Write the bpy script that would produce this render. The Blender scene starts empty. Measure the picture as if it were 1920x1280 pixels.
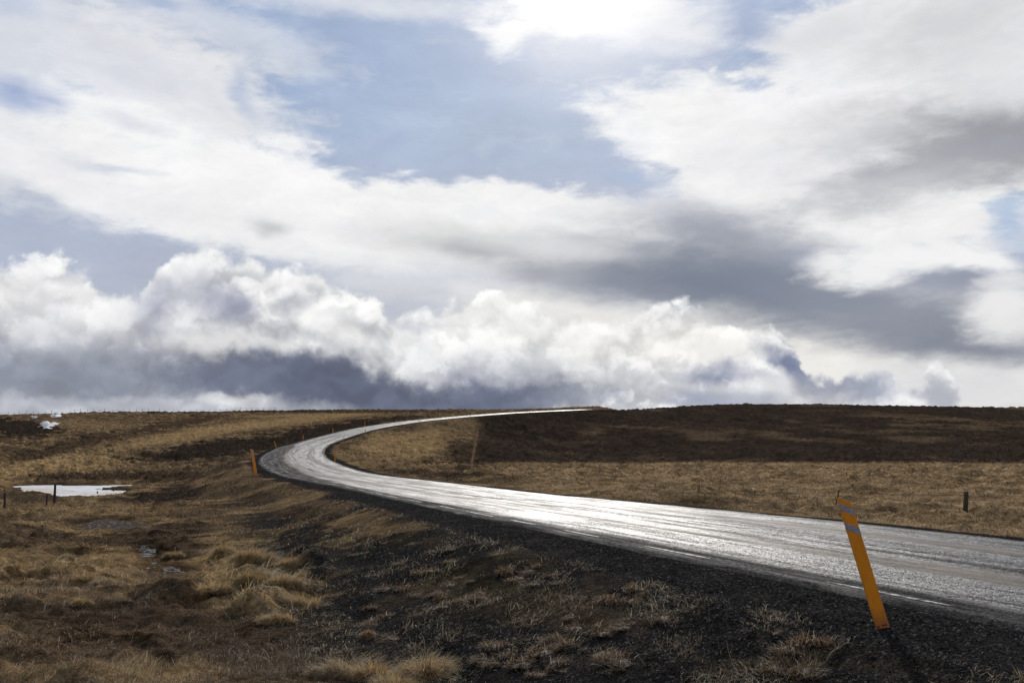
import bpy, math, random
import numpy as np

# ------------------------------------------------------------------ basics
SC = bpy.context.scene
COL = SC.collection
random.seed(7)
RNG = np.random.default_rng(7)
F = 1867.0                      # focal length in photo pixels (35 mm lens)
EYE = 1.65
PITCH = math.atan((823 - 640) / F)
CP, SP = math.cos(PITCH), math.sin(PITCH)


def ray(u, v):
    """direction of a photo pixel from the photographer's eye, with y = 1"""
    a, b = (u - 960) / F, (640 - v) / F
    x, y, z = a, CP - b * SP, SP + b * CP
    return x / y, z / y


def pt_y(u, v, Y):
    x, z = ray(u, v)
    return (x * Y, Y, EYE + z * Y)


def pt_z(u, v, Z):
    x, z = ray(u, v)
    Y = (Z - EYE) / z
    return (x * Y, Y, Z)


def azel(u, v):
    x, z = ray(u, v)
    return math.degrees(math.atan2(x, 1)), math.degrees(math.atan2(z, math.hypot(x, 1)))


def seen(X, Y, Z):
    """where the photographer saw a world point (photo pixels)"""
    d = np.maximum(Y * CP + (Z - EYE) * SP, 0.5)
    up = -Y * SP + (Z - EYE) * CP
    return 960 + F * X / d, 640 - F * up / d


# ------------------------------------------------------------------ numpy noise
def _hash(ix, iy, seed):
    h = (ix.astype(np.int64) * 374761393 + iy.astype(np.int64) * 668265263 + seed * 974711) & 0xFFFFFFFF
    h = ((h ^ (h >> 13)) * 1274126177) & 0xFFFFFFFF
    h = h ^ (h >> 16)
    return (h & 0xFFFFFF).astype(np.float64) / 0xFFFFFF


def vnoise(x, y, seed=0):
    ix, iy = np.floor(x), np.floor(y)
    fx, fy = x - ix, y - iy
    fx = fx * fx * fx * (fx * (fx * 6 - 15) + 10)
    fy = fy * fy * fy * (fy * (fy * 6 - 15) + 10)
    a = _hash(ix, iy, seed); b = _hash(ix + 1, iy, seed)
    c = _hash(ix, iy + 1, seed); d = _hash(ix + 1, iy + 1, seed)
    return (a + (b - a) * fx) * (1 - fy) + (c + (d - c) * fx) * fy


def fbm(x, y, oct=4, seed=0, gain=0.5):
    s = np.zeros_like(x, dtype=float); a = 1.0; t = 0.0
    for o in range(oct):
        c, sn = math.cos(o * 1.1), math.sin(o * 1.1)
        s += a * vnoise((x * c - y * sn) * 2 ** o, (x * sn + y * c) * 2 ** o, seed + o)
        t += a; a *= gain
    return s / t


def sstep(a, b, x):
    t = np.clip((x - a) / (b - a), 0, 1)
    return t * t * (3 - 2 * t)


# ------------------------------------------------------------------ road centreline (world metres)
ROAD = [[7.83, 9.75, -0.02], [6.99, 11.56, -0.01], [6.18, 13.39, 0.01], [5.4, 15.23, 0.01], [4.66, 17.09, 0.01], [3.96, 18.96, -0.01], [3.29, 20.85, -0.03], [2.07, 24.66, -0.11], [0.97, 28.5, -0.2], [-0.08, 32.36, -0.3], [-1.14, 36.22, -0.41], [-3.16, 42.92, -0.54], [-5.47, 49.53, -0.6], [-8.02, 56.05, -0.65], [-10.61, 62.55, -0.69], [-13.73, 71.0, -0.65], [-16.5, 79.56, -0.46], [-18.94, 88.22, -0.29], [-21.07, 96.97, -0.19], [-22.99, 105.76, -0.04], [-24.77, 114.58, 0.08], [-26.42, 123.43, 0.21], [-27.97, 132.29, 0.41], [-29.34, 141.19, 0.6], [-30.75, 150.08, 0.68], [-33.41, 165.86, 0.77], [-33.71, 181.85, 1.68], [-29.26, 197.22, 3.64], [-21.87, 211.41, 5.28], [-13.39, 224.98, 6.52], [-0.28, 246.27, 8.08], [11.59, 268.27, 9.23], [22.04, 290.98, 10.23], [31.12, 314.27, 10.6]]
ROAD = [[44.0, -52.0, 0.0], [29.0, -27.0, 0.0], [18.0, -7.5, 0.0], [12.2, 1.9, -0.01]] + ROAD + [[40.0, 340.0, 10.2], [52.0, 375.0, 9.5], [70.0, 430.0, 8.5]]
HW = 3.2


def catmull(P, step):
    P = np.array(P, float)
    P = np.vstack([2 * P[0] - P[1], P, 2 * P[-1] - P[-2]])
    out = []
    for i in range(1, len(P) - 2):
        p0, p1, p2, p3 = P[i - 1:i + 3]
        n = max(2, int(np.linalg.norm(p2 - p1) / step) + 1)
        t = np.linspace(0, 1, n, endpoint=False)[:, None]
        # centripetal-ish parametrisation kept simple: cardinal with local lengths
        l0, l1, l2 = np.linalg.norm(p1 - p0), np.linalg.norm(p2 - p1), np.linalg.norm(p3 - p2)
        m1 = l1 * ((p1 - p0) / l0 * l1 + (p2 - p1) / l1 * l0) / (l0 + l1)
        m2 = l1 * ((p2 - p1) / l1 * l2 + (p3 - p2) / l2 * l1) / (l1 + l2)
        out.append((2 * t**3 - 3 * t**2 + 1) * p1 + (t**3 - 2 * t**2 + t) * m1 + (-2 * t**3 + 3 * t**2) * p2 + (t**3 - t**2) * m2)
    out.append(P[-2][None])
    return np.vstack(out)


RC = catmull(ROAD, 0.6)
RS = np.r_[0, np.cumsum(np.hypot(*np.diff(RC[:, :2], axis=0).T))]
_n = int(RS[-1] / 0.5)
_s = np.linspace(0, RS[-1], _n)
RC = np.c_[np.interp(_s, RS, RC[:, 0]), np.interp(_s, RS, RC[:, 1]), np.interp(_s, RS, RC[:, 2])]
_k = np.ones(13) / 13
RC[:, 2] = np.convolve(np.pad(RC[:, 2], 6, mode='edge'), _k, 'valid')
RS = _s
TAN = np.gradient(RC[:, :2], axis=0)
TAN /= np.linalg.norm(TAN, axis=1)[:, None]
NRM = np.c_[TAN[:, 1], -TAN[:, 0]]            # points to the right of the travel direction (inside of the bend)


def road_near(x, y):
    """signed offset (minus = photographer's / outer side), arc length, road height"""
    x, y = np.ravel(x), np.ravel(y)
    off = np.full(x.shape, 1e3); s = np.zeros(x.shape); z = np.zeros(x.shape)
    R2 = RC[::4]
    for a in range(0, len(x), 60000):
        sl = slice(a, a + 60000)
        xs, ys = x[sl].astype(np.float32), y[sl].astype(np.float32)
        d = (xs[:, None] - R2[None, :, 0].astype(np.float32)) ** 2 + (ys[:, None] - R2[None, :, 1].astype(np.float32)) ** 2
        j = d.argmin(1) * 4
        rx, ry = x[sl] - RC[j, 0], y[sl] - RC[j, 1]
        al = rx * TAN[j, 0] + ry * TAN[j, 1]
        ss = RS[j] + np.clip(al, -1.2, 1.2)
        cx, cy = np.interp(ss, RS, RC[:, 0]), np.interp(ss, RS, RC[:, 1])
        nx, ny = np.interp(ss, RS, NRM[:, 0]), np.interp(ss, RS, NRM[:, 1])
        rx, ry = x[sl] - cx, y[sl] - cy
        o = rx * nx + ry * ny
        off[sl] = np.sign(o) * np.hypot(rx, ry)
        s[sl] = ss
        z[sl] = np.interp(ss, RS, RC[:, 2])
    return off, s, z


# ------------------------------------------------------------------ the lie of the land
CT = [pt_z(*a) for a in [
    (-400, 1280, -.8), (0, 1280, -.85), (500, 1280, -.85), (900, 1280, -.9), (300, 1180, -.95), (0, 1150, -.95), (-400, 1100, -1.0),
    (300, 1072, -1.2), (600, 1072, -1.1), (270, 1030, -1.32), (200, 985, -1.52), (0, 985, -1.42), (-400, 985, -1.3), (102, 945, -1.95), (0, 950, -1.85),
    (300, 935, -2.05), (130, 912, -2.15), (400, 908, -2.2), (-300, 915, -2.0)]]
CT += [pt_y(*a) for a in [
    (0, 882, 115), (300, 882, 120), (430, 872, 125), (-400, 880, 115),
    (0, 852, 165), (300, 850, 165), (450, 845, 175), (-400, 845, 165),
    (0, 822, 220), (200, 822, 225), (500, 820, 230), (-400, 815, 230), (120, 800, 262), (120, 797, 280),
    (0, 789, 320), (300, 790, 320), (600, 785, 300), (700, 780, 300), (-400, 785, 320),
    (0, 766, 430), (300, 765.5, 430), (600, 767.5, 420), (900, 769, 400), (1000, 769, 400), (-400, 765, 430), (-1000, 765, 430),
    (1810, 962, 35), (1200, 925, 38), (1200, 913, 52), (1500, 928, 50), (1900, 925, 52), (2400, 940, 50), (2400, 1010, 28),
    (1200, 890, 95), (1700, 890, 95), (2300, 890, 95), (1000, 890, 85), (900, 885, 100), (1200, 867, 165), (1900, 864, 165), (2500, 864, 165),
    (950, 870, 150), (800, 885, 85), (750, 868, 110), (750, 840, 160), (700, 850, 140), (760, 812, 190), (860, 866, 135), (860, 838, 170), (870, 800, 215),
    (1000, 845, 195), (1500, 845, 195), (2100, 843, 195), (1000, 820, 225), (1500, 820, 232), (2100, 820, 232), (950, 790, 248),
    (1050, 790, 265), (1500, 788, 295), (2100, 788, 295), (1100, 770, 300), (1200, 763.5, 335), (1300, 759.5, 360), (1500, 759, 385), (1900, 758, 390), (2400, 756, 390), (3200, 755, 390)]]
for X_, Y_ in ((0, -8), (-12, -5), (-12, 3), (0, 2), (-30, 5), (-30, 30), (20, -30), (-30, -40), (60, -20)):
    CT.append((X_, Y_, -.85 if X_ < 30 else -0.6))
CT += [(40, 5, -.8), (70, 25, -.9), (35, 15, -.8), (-80, 60, -1.6)]
CT = np.array(CT)


def _q(x, y):
    r = np.maximum(np.hypot(x, y + 6), 3)
    az = np.arctan2(x, y + 6)
    return np.stack([1.6 * np.sin(az), 1.6 * np.cos(az), 1.25 * np.log(r)], -1)


_Q = _q(CT[:, 0], CT[:, 1])
_D = np.linalg.norm(_Q[:, None] - _Q[None], axis=-1)
_A = np.zeros((len(CT) + 4, len(CT) + 4))
_A[:len(CT), :len(CT)] = _D + np.eye(len(CT)) * 0.004
_A[:len(CT), len(CT)] = 1; _A[len(CT), :len(CT)] = 1
_A[:len(CT), len(CT) + 1:] = _Q * 1; _A[len(CT) + 1:, :len(CT)] = _Q.T
# work with the drop angle so that near and far ground weigh the same
_val = (CT[:, 2] + 1.5) / (np.hypot(CT[:, 0], CT[:, 1] + 6) + 12)
_W = np.linalg.lstsq(_A, np.r_[_val, 0, 0, 0, 0], rcond=None)[0]


def natural(x, y):
    x, y = np.ravel(x).astype(float), np.ravel(y).astype(float)
    r = np.hypot(x, y)
    k = np.minimum(1, 415 / np.maximum(r, 1))
    xx, yy = x * k, y * k
    out = np.empty(x.shape)
    for a in range(0, len(x), 60000):
        sl = slice(a, a + 60000)
        q = _q(xx[sl], yy[sl])
        d = np.sqrt(((q[:, None] - _Q[None]) ** 2).sum(-1))
        out[sl] = (d @ _W[:len(CT)] + _W[len(CT)] + q @ _W[len(CT) + 1:]) * (np.hypot(xx[sl], yy[sl] + 6) + 12) - 1.5
    z = out
    far = np.maximum(r - 415, 0)
    return z - 6 * (1 - np.exp(-far / 300.0)) - far * 0.004


# ponds: polygons drawn on their own water level
def poly_z(pts, Z):
    return np.array([pt_z(u, v, Z)[:2] for u, v in pts])


ICE_Z, POND_Z, STREAM_Z = -2.22, -1.58, -1.36
ICE = poly_z([(16, 913), (60, 909), (150, 910), (230, 909.5), (290, 907), (250, 912), (200, 915), (190, 918), (235, 920), (222, 926), (195, 931), (172, 935), (140, 936), (112, 931), (60, 923), (28, 918)], ICE_Z)
POND = poly_z([(138, 984), (165, 976), (200, 972), (240, 975), (282, 981), (265, 990), (222, 997), (180, 997), (152, 992)], POND_Z)
STREAM = poly_z([(258, 1021), (286, 1019), (296, 1036), (302, 1052), (330, 1061), (362, 1063), (345, 1073), (318, 1079), (298, 1071), (284, 1053), (264, 1038)], STREAM_Z)


def sdist(x, y, P):
    """signed distance to a polygon, minus inside"""
    d = np.full(x.shape, 1e9); ins = np.zeros(x.shape, bool)
    n = len(P)
    for i in range(n):
        a, b = P[i], P[(i + 1) % n]
        e = b - a
        t = np.clip(((x - a[0]) * e[0] + (y - a[1]) * e[1]) / (e @ e), 0, 1)
        d = np.minimum(d, np.hypot(x - a[0] - t * e[0], y - a[1] - t * e[1]))
        c = ((a[1] > y) != (b[1] > y)) & (x < (b[0] - a[0]) * (y - a[1]) / (b[1] - a[1] + 1e-12) + a[0])
        ins ^= c
    return np.where(ins, -d, d)


def height(x, y, micro=True, full=False):
    shp = np.shape(x)
    x, y = np.ravel(x).astype(float), np.ravel(y).astype(float)
    r = np.hypot(x, y)
    nat = natural(x, y)
    nat += (fbm(x / 30, y / 30, 3, 3) - .5) * 0.9 * sstep(40, 160, r)
    off, s, zr = np.full(x.shape, 999.), np.zeros(x.shape), np.zeros(x.shape)
    m = r < 470
    off[m], s[m], zr[m] = road_near(x[m], y[m])
    ad = np.abs(off)
    sh = 1.55 + 0.5 * (fbm(s / 6, off * 0 + .3, 2, 9) - .5)
    e = np.maximum(ad - HW - sh, 0)
    slope = np.where(off < 0, 0.36, 0.30)
    lo, hi = zr - 0.03 - e * slope, zr - 0.03 + e * 0.28
    z = np.where(m, np.clip(nat, lo, hi), nat)
    # soften the toe
    toe = np.exp(-((nat - lo) / 0.35) ** 2) * m * (e > 0)
    z = z + 0.07 * toe
    z = np.where(ad < HW + sh, zr - 0.03, z)
    # crossfall of the gravel shoulder
    z -= 0.05 * np.clip(ad - HW, 0, sh) * (ad < HW + sh)
    z -= 0.05 * sh * (ad >= HW + sh) * m * np.exp(-e / 3)
    z = np.where(ad < HW + 0.05, zr - 0.16, z)
    off_road = sstep(HW + 1.2, HW + 2.8, ad)
    # micro relief
    if micro:
        fine = 1 - sstep(30, 90, r)
        t = fbm(x * 1.15, y * 1.15, 3, 21)
        tus = np.maximum(t - .45, 0) ** 1.0
        bank = off_road * (1 - sstep(4, 8, ad - HW)) * (off < 0)
        bog = off_road * (1 - bank)
        mid = sstep(60, 110, r)
        a = (.60 * (1 - mid) + 1.5 * mid)
        z += bog * a * (tus * (.95 - .1 * mid) - .05)
        z += bog * (fbm(x * .35, y * .35, 2, 5) - .5) * (.22 + .5 * mid)
        z += bog * fine * (fbm(x * 4, y * 4, 3, 31) - .5) * .16
        z += bank * ((fbm(x * .9, y * .9, 2, 41) - .5) * .16 + (fbm(x * 6, y * 6, 3, 43) - .5) * .05)
        z += (1 - off_road) * sstep(HW + .1, HW + .5, ad) * (fbm(x * 9, y * 9, 3, 47) - .5) * .035
    mask = 1 - sstep(.6, 1.15, np.hypot((x - DRIFT[0]) / 1.5, (y - DRIFT[1]) / 5.0) + (fbm(x, y, 2, 301) - .5) * .5)
    z += mask * (fbm(x * 1.5, y * 1.2, 2, 303) - .40) * .75 * (1 - sstep(-7.4, -6.2, off))
    # erosion scars on the left hillside
    u, v = seen(x, y, z)
    for (ax, ay, bx, by, w, dep) in SCARS:
        l = math.hypot(bx - ax, by - ay); ex, ey = (bx - ax) / l, (by - ay) / l
        px, py = x - ax, y - ay
        al = px * ex + py * ey; ac = px * ey - py * ex + (fbm(al / 6, al * 0, 3, 77) - .5) * 9
        z -= dep * np.exp(-(ac / w) ** 2) * sstep(-3, 3, al) * (1 - sstep(l - 3, l + 3, al)) * (fbm(x / 5, y / 5, 2, 79) > .42)
    wet = np.zeros(x.shape)
    for P, L, w in ((ICE, ICE_Z, 3.5), (POND, POND_Z, 1.6), (STREAM, STREAM_Z, .8)):
        c = P.mean(0); R = np.abs(P - c).max() + w * 2 + 2
        k = np.where((np.abs(x - c[0]) < R) & (np.abs(y - c[1]) < R))[0]
        if not len(k): continue
        d = sdist(x[k], y[k], P) + (fbm(x[k] * 3 / w, y[k] * 1.6 / w, 3, 51) - .5) * w * .7
        zz = z[k]
        g = L + 0.02 + np.maximum(d, 0) * .12
        tgt = np.where(d < 0, L + (.015 if L > -2 else -.02) + np.maximum(d, -1.5) * .15 + (0 if L < -2 else .35 if L < -1.5 else 1) * (fbm(x[k] * 4, y[k] * 4, 3, 57) - .56) * .12, np.maximum(zz, g) * .0 + g + (zz - nat[k]) * .5)
        b = 1 - sstep(0, w * 1.6, d)
        z[k] = zz * (1 - b) + tgt * b
        wet[k] = np.maximum(wet[k], 1 - sstep(0, w * .6, d))
    if full:
        return z, off, s, zr, wet, nat
    return z.reshape(shp)


DRIFT = pt_z(490, 1088, -1.0)
SCARS = []
for a, b, w, dep in (((165, 851, 165), (232, 827, 215), 1.3, 1.0), ((0, 858, 160), (110, 828, 215), 1.6, .8), ((110, 828, 215), (250, 806, 262), 1.6, .7),
                     ((330, 776, 350), (420, 771, 390), 2.5, 1.2), ((0, 815, 250), (60, 806, 270), 2, 1.0)):
    A_, B_ = pt_y(*a), pt_y(*b)
    SCARS.append((A_[0], A_[1], B_[0], B_[1], w, dep))

# ------------------------------------------------------------------ ground cover colours (base colours, not lit values)
GOLD = np.array((.30, .200, .098))
STRAW = np.array((.20, .136, .074)); BROWN = np.array((.100, .069, .042)); DARK = np.array((.035, .026, .020))
REDB = np.array((.062, .042, .028)); GRAV = np.array((.020, .019, .0185)); MOSS = np.array((.055, .058, .022))
#        u    v    ru   rv  rot  colour strength
AREAS = [
    (90, 872, 210, 19, -3, GOLD, 1.0), (10, 892, 70, 22, 0, GOLD, .9), (240, 872, 60, 8, 0, STRAW, .8),
    (350, 816, 170, 11, -10, GOLD, .85), (500, 794, 190, 8, -6, GOLD, .9), (590, 778, 140, 3.2, -1, GOLD, .8),
    (170, 797, 110, 10, 3, STRAW, .75), (120, 838, 140, 10, -14, REDB, .9), (330, 838, 90, 10, -15, STRAW, .6),
    (430, 838, 190, 17, -7, DARK, 1.1), (590, 812, 130, 12, -10, DARK, 1.1), (700, 790, 120, 6, -6, DARK, .9), (30, 800, 95, 17, 6, DARK, 1.1), (330, 794, 90, 8, -10, REDB, .9),
    (250, 770, 330, 3.6, 0, DARK, 1.2), (620, 771, 300, 3, 0, DARK, .8), (230, 893, 210, 9, 0, REDB, 1.0), (330, 925, 100, 20, -10, DARK, .9),
    (755, 838, 118, 34, -14, GOLD, .92), (700, 862, 90, 16, 8, STRAW, .8), (860, 800, 40, 18, 0, STRAW, .8),
    (865, 850, 34, 30, 30, DARK, .75), (790, 884, 110, 6, 4, REDB, .9),
    (140, 1020, 160, 18, 0, BROWN, .5), (300, 1020, 120, 38, 0, REDB, .9), (70, 1068, 150, 46, 0, STRAW, .85), (180, 1105, 60, 22, 0, STRAW, .8),
    (490, 1080, 120, 75, 20, GOLD, .9), (120, 1050, 200, 26, 0, GOLD, .55), (150, 955, 190, 14, 0, GOLD, .5), (600, 940, 160, 14, 16, STRAW, .8), (330, 1190, 280, 60, 0, REDB, .9), (760, 1250, 130, 40, 0, STRAW, .8), (100, 1230, 200, 60, 0, BROWN, .6),
    (130, 960, 150, 14, 0, STRAW, .45), (430, 900, 70, 14, -30, STRAW, .8),
]


def cover(x, y, z, off, wet):
    """colour, gravel share and grass share of the ground"""
    u, v = seen(x, y, z)
    n1 = fbm(x / 9, y / 9, 4, 101); n2 = fbm(x / 2.2, y / 2.2, 4, 111); n3 = fbm(x / 40, y / 40, 3, 121)
    ad = np.abs(off)
    r = np.hypot(x, y)
    inf = y > 3
    col = BROWN[None] * (0.75 + .5 * n1[:, None]) + 0
    col = col + (GOLD - BROWN)[None] * (sstep(.50, .68, n2) * .60)[:, None]
    # right-hand field and heath hill
    inner = (off > 0) & inf
    hill = inner * sstep(0, 1, (868 - v + (n1 - .5) * 5) / 3.0) * sstep(880, 905, u + (n2 - .5) * 20)
    field = inner * (1 - hill) * sstep(870, 1000, u + (n1 - .5) * 120)
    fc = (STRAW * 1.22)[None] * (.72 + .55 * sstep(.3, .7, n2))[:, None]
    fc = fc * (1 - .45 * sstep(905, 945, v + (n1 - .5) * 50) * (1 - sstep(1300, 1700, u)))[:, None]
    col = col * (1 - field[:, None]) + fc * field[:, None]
    hc = DARK[None] * (.8 + .5 * n1)[:, None] + (BROWN - DARK)[None] * (.9 * sstep(.55, .72, n3 * .5 + n1 * .5))[:, None]
    hc = hc + (REDB - DARK)[None] * (.6 * sstep(.5, .7, n2))[:, None]
    col = col * (1 - hill[:, None]) + hc * hill[:, None]
    for (cu, cv, ru, rv, rot, c, st) in AREAS:
        a = math.radians(rot)
        du, dv = u - cu, v - cv
        p = (du * math.cos(a) + dv * math.sin(a)) / ru; q = (-du * math.sin(a) + dv * math.cos(a)) / rv
        d = np.sqrt(p * p + q * q) + (n1 - .5) * .9 + (n2 - .5) * .9
        w = st * (1 - sstep(.65, 1.15, d)) * inf
        w = np.clip(w, 0, 1)[:, None]
        col = col * (1 - w) + c[None] * (.8 + .4 * n2)[:, None] * w
    tl = np.abs(u - (896 - (v - 800) * .16 + (n2 - .5) * 5))
    w = ((1 - sstep(1.0, 3.2, tl)) * sstep(802, 812, v) * (1 - sstep(868, 880, v)) * inf * .75)[:, None]
    col = col * (1 - w) + STRAW[None] * w
    # black gravel along the road and down the bank
    e = ad - HW
    rr_ = sstep(40, 60, r)
    gr = 1 - sstep(1.0 - .5 * rr_, 2.3 - 1.0 * rr_, e + (n2 - .5) * 1.5)
    near = 1 - sstep(45, 75, r)
    bank = (off < 0) * sstep(.9, 1.6, e) * (1 - sstep(3.9, 5.6, e + (n1 - .5) * 2.4))
    patch = sstep(.42, .60, n2 * .6 + fbm(x * 1.6, y * 1.6, 3, 131) * .4)
    nb = bank * (near * (.88 - .68 * patch) + (1 - near) * (.30 - .2 * patch))
    up_ = 0
    for (cu, cv, ru, rv, rot) in ((600, 955, 230, 34, 13), (470, 935, 120, 40, -20), (900, 1010, 150, 20, 14), (1280, 1110, 130, 26, 20), (1000, 1130, 200, 40, 10)):
        a_ = math.radians(rot); du, dv_ = u - cu, v - cv
        up_ = np.maximum(up_, 1 - sstep(.55, 1.2, np.hypot((du * math.cos(a_) + dv_ * math.sin(a_)) / ru, (-du * math.sin(a_) + dv_ * math.cos(a_)) / rv) + (n2 - .5) * 1.2))
    nb = nb * (.93 - .6 * up_)
    inner_g = (off > 0) * (1 - sstep(.5, 1.3, e + (n2 - .5) * .8))
    gr = np.where(off > 0, inner_g, gr)
    g = np.clip(np.maximum(gr, nb), 0, 1)
    moss = np.exp(-(((u - 890) / 150) ** 2 + ((v - 1065) / 80) ** 2)) * bank * .6
    col = col * (1 - moss[:, None]) + MOSS[None] * moss[:, None]
    col = col * (1 - g[:, None]) + GRAV[None] * g[:, None]
    col = col * (1 - .45 * wet[:, None])
    pit = sstep(.40, .30, fbm(x * 1.7, y * 1.4, 3, 505)) * (1 - sstep(30, 60, r)) * .6 * (off < 0)
    blot = sstep(.44, .34, fbm(x / 3.3, y / 5, 3, 507)) * (1 - sstep(120, 200, r)) * .22
    col = col * (1 - np.maximum(pit, blot))[:, None]
    col = col * .78
    return col, g, bank
# ------------------------------------------------------------------ material helpers
def new_mat(name):
    m = bpy.data.materials.new(name); m.use_nodes = True
    nt = m.node_tree
    return m, nt, nt.nodes, nt.links, nt.nodes['Principled BSDF']


def nz(nt, vec, scale, detail=4, rough=.5, dim='3D'):
    n = nt.nodes.new('ShaderNodeTexNoise'); n.noise_dimensions = dim
    if vec is not None: nt.links.new(vec, n.inputs['Vector'])
    n.inputs['Scale'].default_value = scale; n.inputs['Detail'].default_value = detail; n.inputs['Roughness'].default_value = rough
    return n.outputs[0]


def mr(nt, x, a, b, lo=0., hi=1.):
    n = nt.nodes.new('ShaderNodeMapRange'); n.interpolation_type = 'SMOOTHSTEP'; nt.links.new(x, n.inputs[0])
    n.inputs[1].default_value = a; n.inputs[2].default_value = b; n.inputs[3].default_value = lo; n.inputs[4].default_value = hi
    return n.outputs[0]


def mth(nt, op, a, b=0., c=None):
    n = nt.nodes.new('ShaderNodeMath'); n.operation = op
    for i, v in enumerate((a, b, c)):
        if v is None: continue
        if isinstance(v, bpy.types.NodeSocket): nt.links.new(v, n.inputs[i])
        else: n.inputs[i].default_value = v
    return n.outputs[0]


def mx(nt, f, a, b, kind='MIX'):
    n = nt.nodes.new('ShaderNodeMix'); n.data_type = 'RGBA'; n.blend_type = kind
    for i, v in ((0, f), (6, a), (7, b)):
        if isinstance(v, bpy.types.NodeSocket): nt.links.new(v, n.inputs[i])
        else: n.inputs[i].default_value = v
    return n.outputs[2]


def attr(nt, name):
    n = nt.nodes.new('ShaderNodeAttribute'); n.attribute_name = name
    return n


def bump(nt, h, dist, strength=1.0, prev=None):
    n = nt.nodes.new('ShaderNodeBump'); nt.links.new(h, n.inputs['Height'])
    n.inputs['Distance'].default_value = dist; n.inputs['Strength'].default_value = strength
    if prev is not None: nt.links.new(prev, n.inputs['Normal'])
    return n.outputs[0]


def vec_scale(nt, v, s):
    n = nt.nodes.new('ShaderNodeVectorMath'); n.operation = 'MULTIPLY'; nt.links.new(v, n.inputs[0]); n.inputs[1].default_value = s
    return n.outputs[0]


def plain(name, col, rough=.7, var=.15, scale=30, metal=0., spec=.3):
    m, nt, N, L, b = new_mat(name)
    g = N.new('ShaderNodeNewGeometry')
    n = nz(nt, g.outputs['Position'], scale, 4)
    c = mx(nt, mr(nt, n, .3, .7), tuple(k * (1 - var) for k in col) + (1,), tuple(min(1, k * (1 + var)) for k in col) + (1,))
    L.new(c, b.inputs['Base Color']); b.inputs['Roughness'].default_value = rough; b.inputs['Metallic'].default_value = metal
    b.inputs['Specular IOR Level'].default_value = spec
    return m


def ground_mat():
    m, nt, N, L, b = new_mat('moor_ground')
    g = N.new('ShaderNodeNewGeometry'); P = g.outputs['Position']
    col = attr(nt, 'col').outputs['Color']; gr = attr(nt, 'gravel').outputs['Fac']
    d = N.new('ShaderNodeVectorMath'); d.operation = 'LENGTH'; L.new(P, d.inputs[0]); dist = d.outputs['Value']
    fine = nz(nt, P, 38, 5, .65); mid = nz(nt, P, 6.5, 5, .6); big = nz(nt, P, 1.1, 5, .6)
    k = mth(nt, 'MULTIPLY', mr(nt, fine, .25, .75, .45, 1.6), mr(nt, mid, .25, .75, .55, 1.45))
    k = mth(nt, 'MULTIPLY', k, mr(nt, big, .25, .75, .62, 1.38))
    cc = N.new('ShaderNodeCombineColor')
    for i in range(3): L.new(k, cc.inputs[i])
    c1 = mx(nt, 1.0, col, cc.outputs[0], 'MULTIPLY')
    # warm straw flecks
    c1 = mx(nt, mr(nt, nz(nt, P, 21, 4, .7), .58, .70, 0, .35), c1, (.20, .13, .065, 1))
    # stones
    vo = N.new('ShaderNodeTexVoronoi'); vo.inputs['Scale'].default_value = 38; L.new(P, vo.inputs['Vector'])
    sep = N.new('ShaderNodeSeparateColor'); L.new(vo.outputs['Color'], sep.inputs[0])
    st = mx(nt, mr(nt, sep.outputs[0], .1, 1., 0, 1), (.004, .004, .004, 1), (.030, .029, .029, 1))
    st = mx(nt, mr(nt, sep.outputs[1], .93, .97, 0, .8), mx(nt, mr(nt, mid, .4, .7, 0, .5), st, (.021, .018, .016, 1)), (.12, .115, .11, 1))
    st = mx(nt, mr(nt, nz(nt, P, .9, 6, .65), .48, .68, 0, .45), st, (.052, .044, .036, 1))
    L.new(mx(nt, gr, c1, st), b.inputs['Base Color'])
    rr = mr(nt, gr, 0, 1, .95, .72); L.new(rr, b.inputs['Roughness'])
    b.inputs['Specular IOR Level'].default_value = 0
    n1 = bump(nt, mid, .05, .8)
    n2 = bump(nt, fine, .018, .8, n1)
    hb = N.new('ShaderNodeMath'); hb.operation = 'MULTIPLY'; L.new(mth(nt, 'SUBTRACT', 1.0, vo.outputs['Distance']), hb.inputs[0]); L.new(gr, hb.inputs[1])
    n3 = bump(nt, hb.outputs[0], .02, .9, n2)
    L.new(n3, b.inputs['Normal'])
    return m


BEND0 = float(RS[np.argmin(np.abs(RC[:, 1] - 45))]); BEND1 = float(RS[np.argmin(np.abs(RC[:, 1] - 175))])


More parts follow.
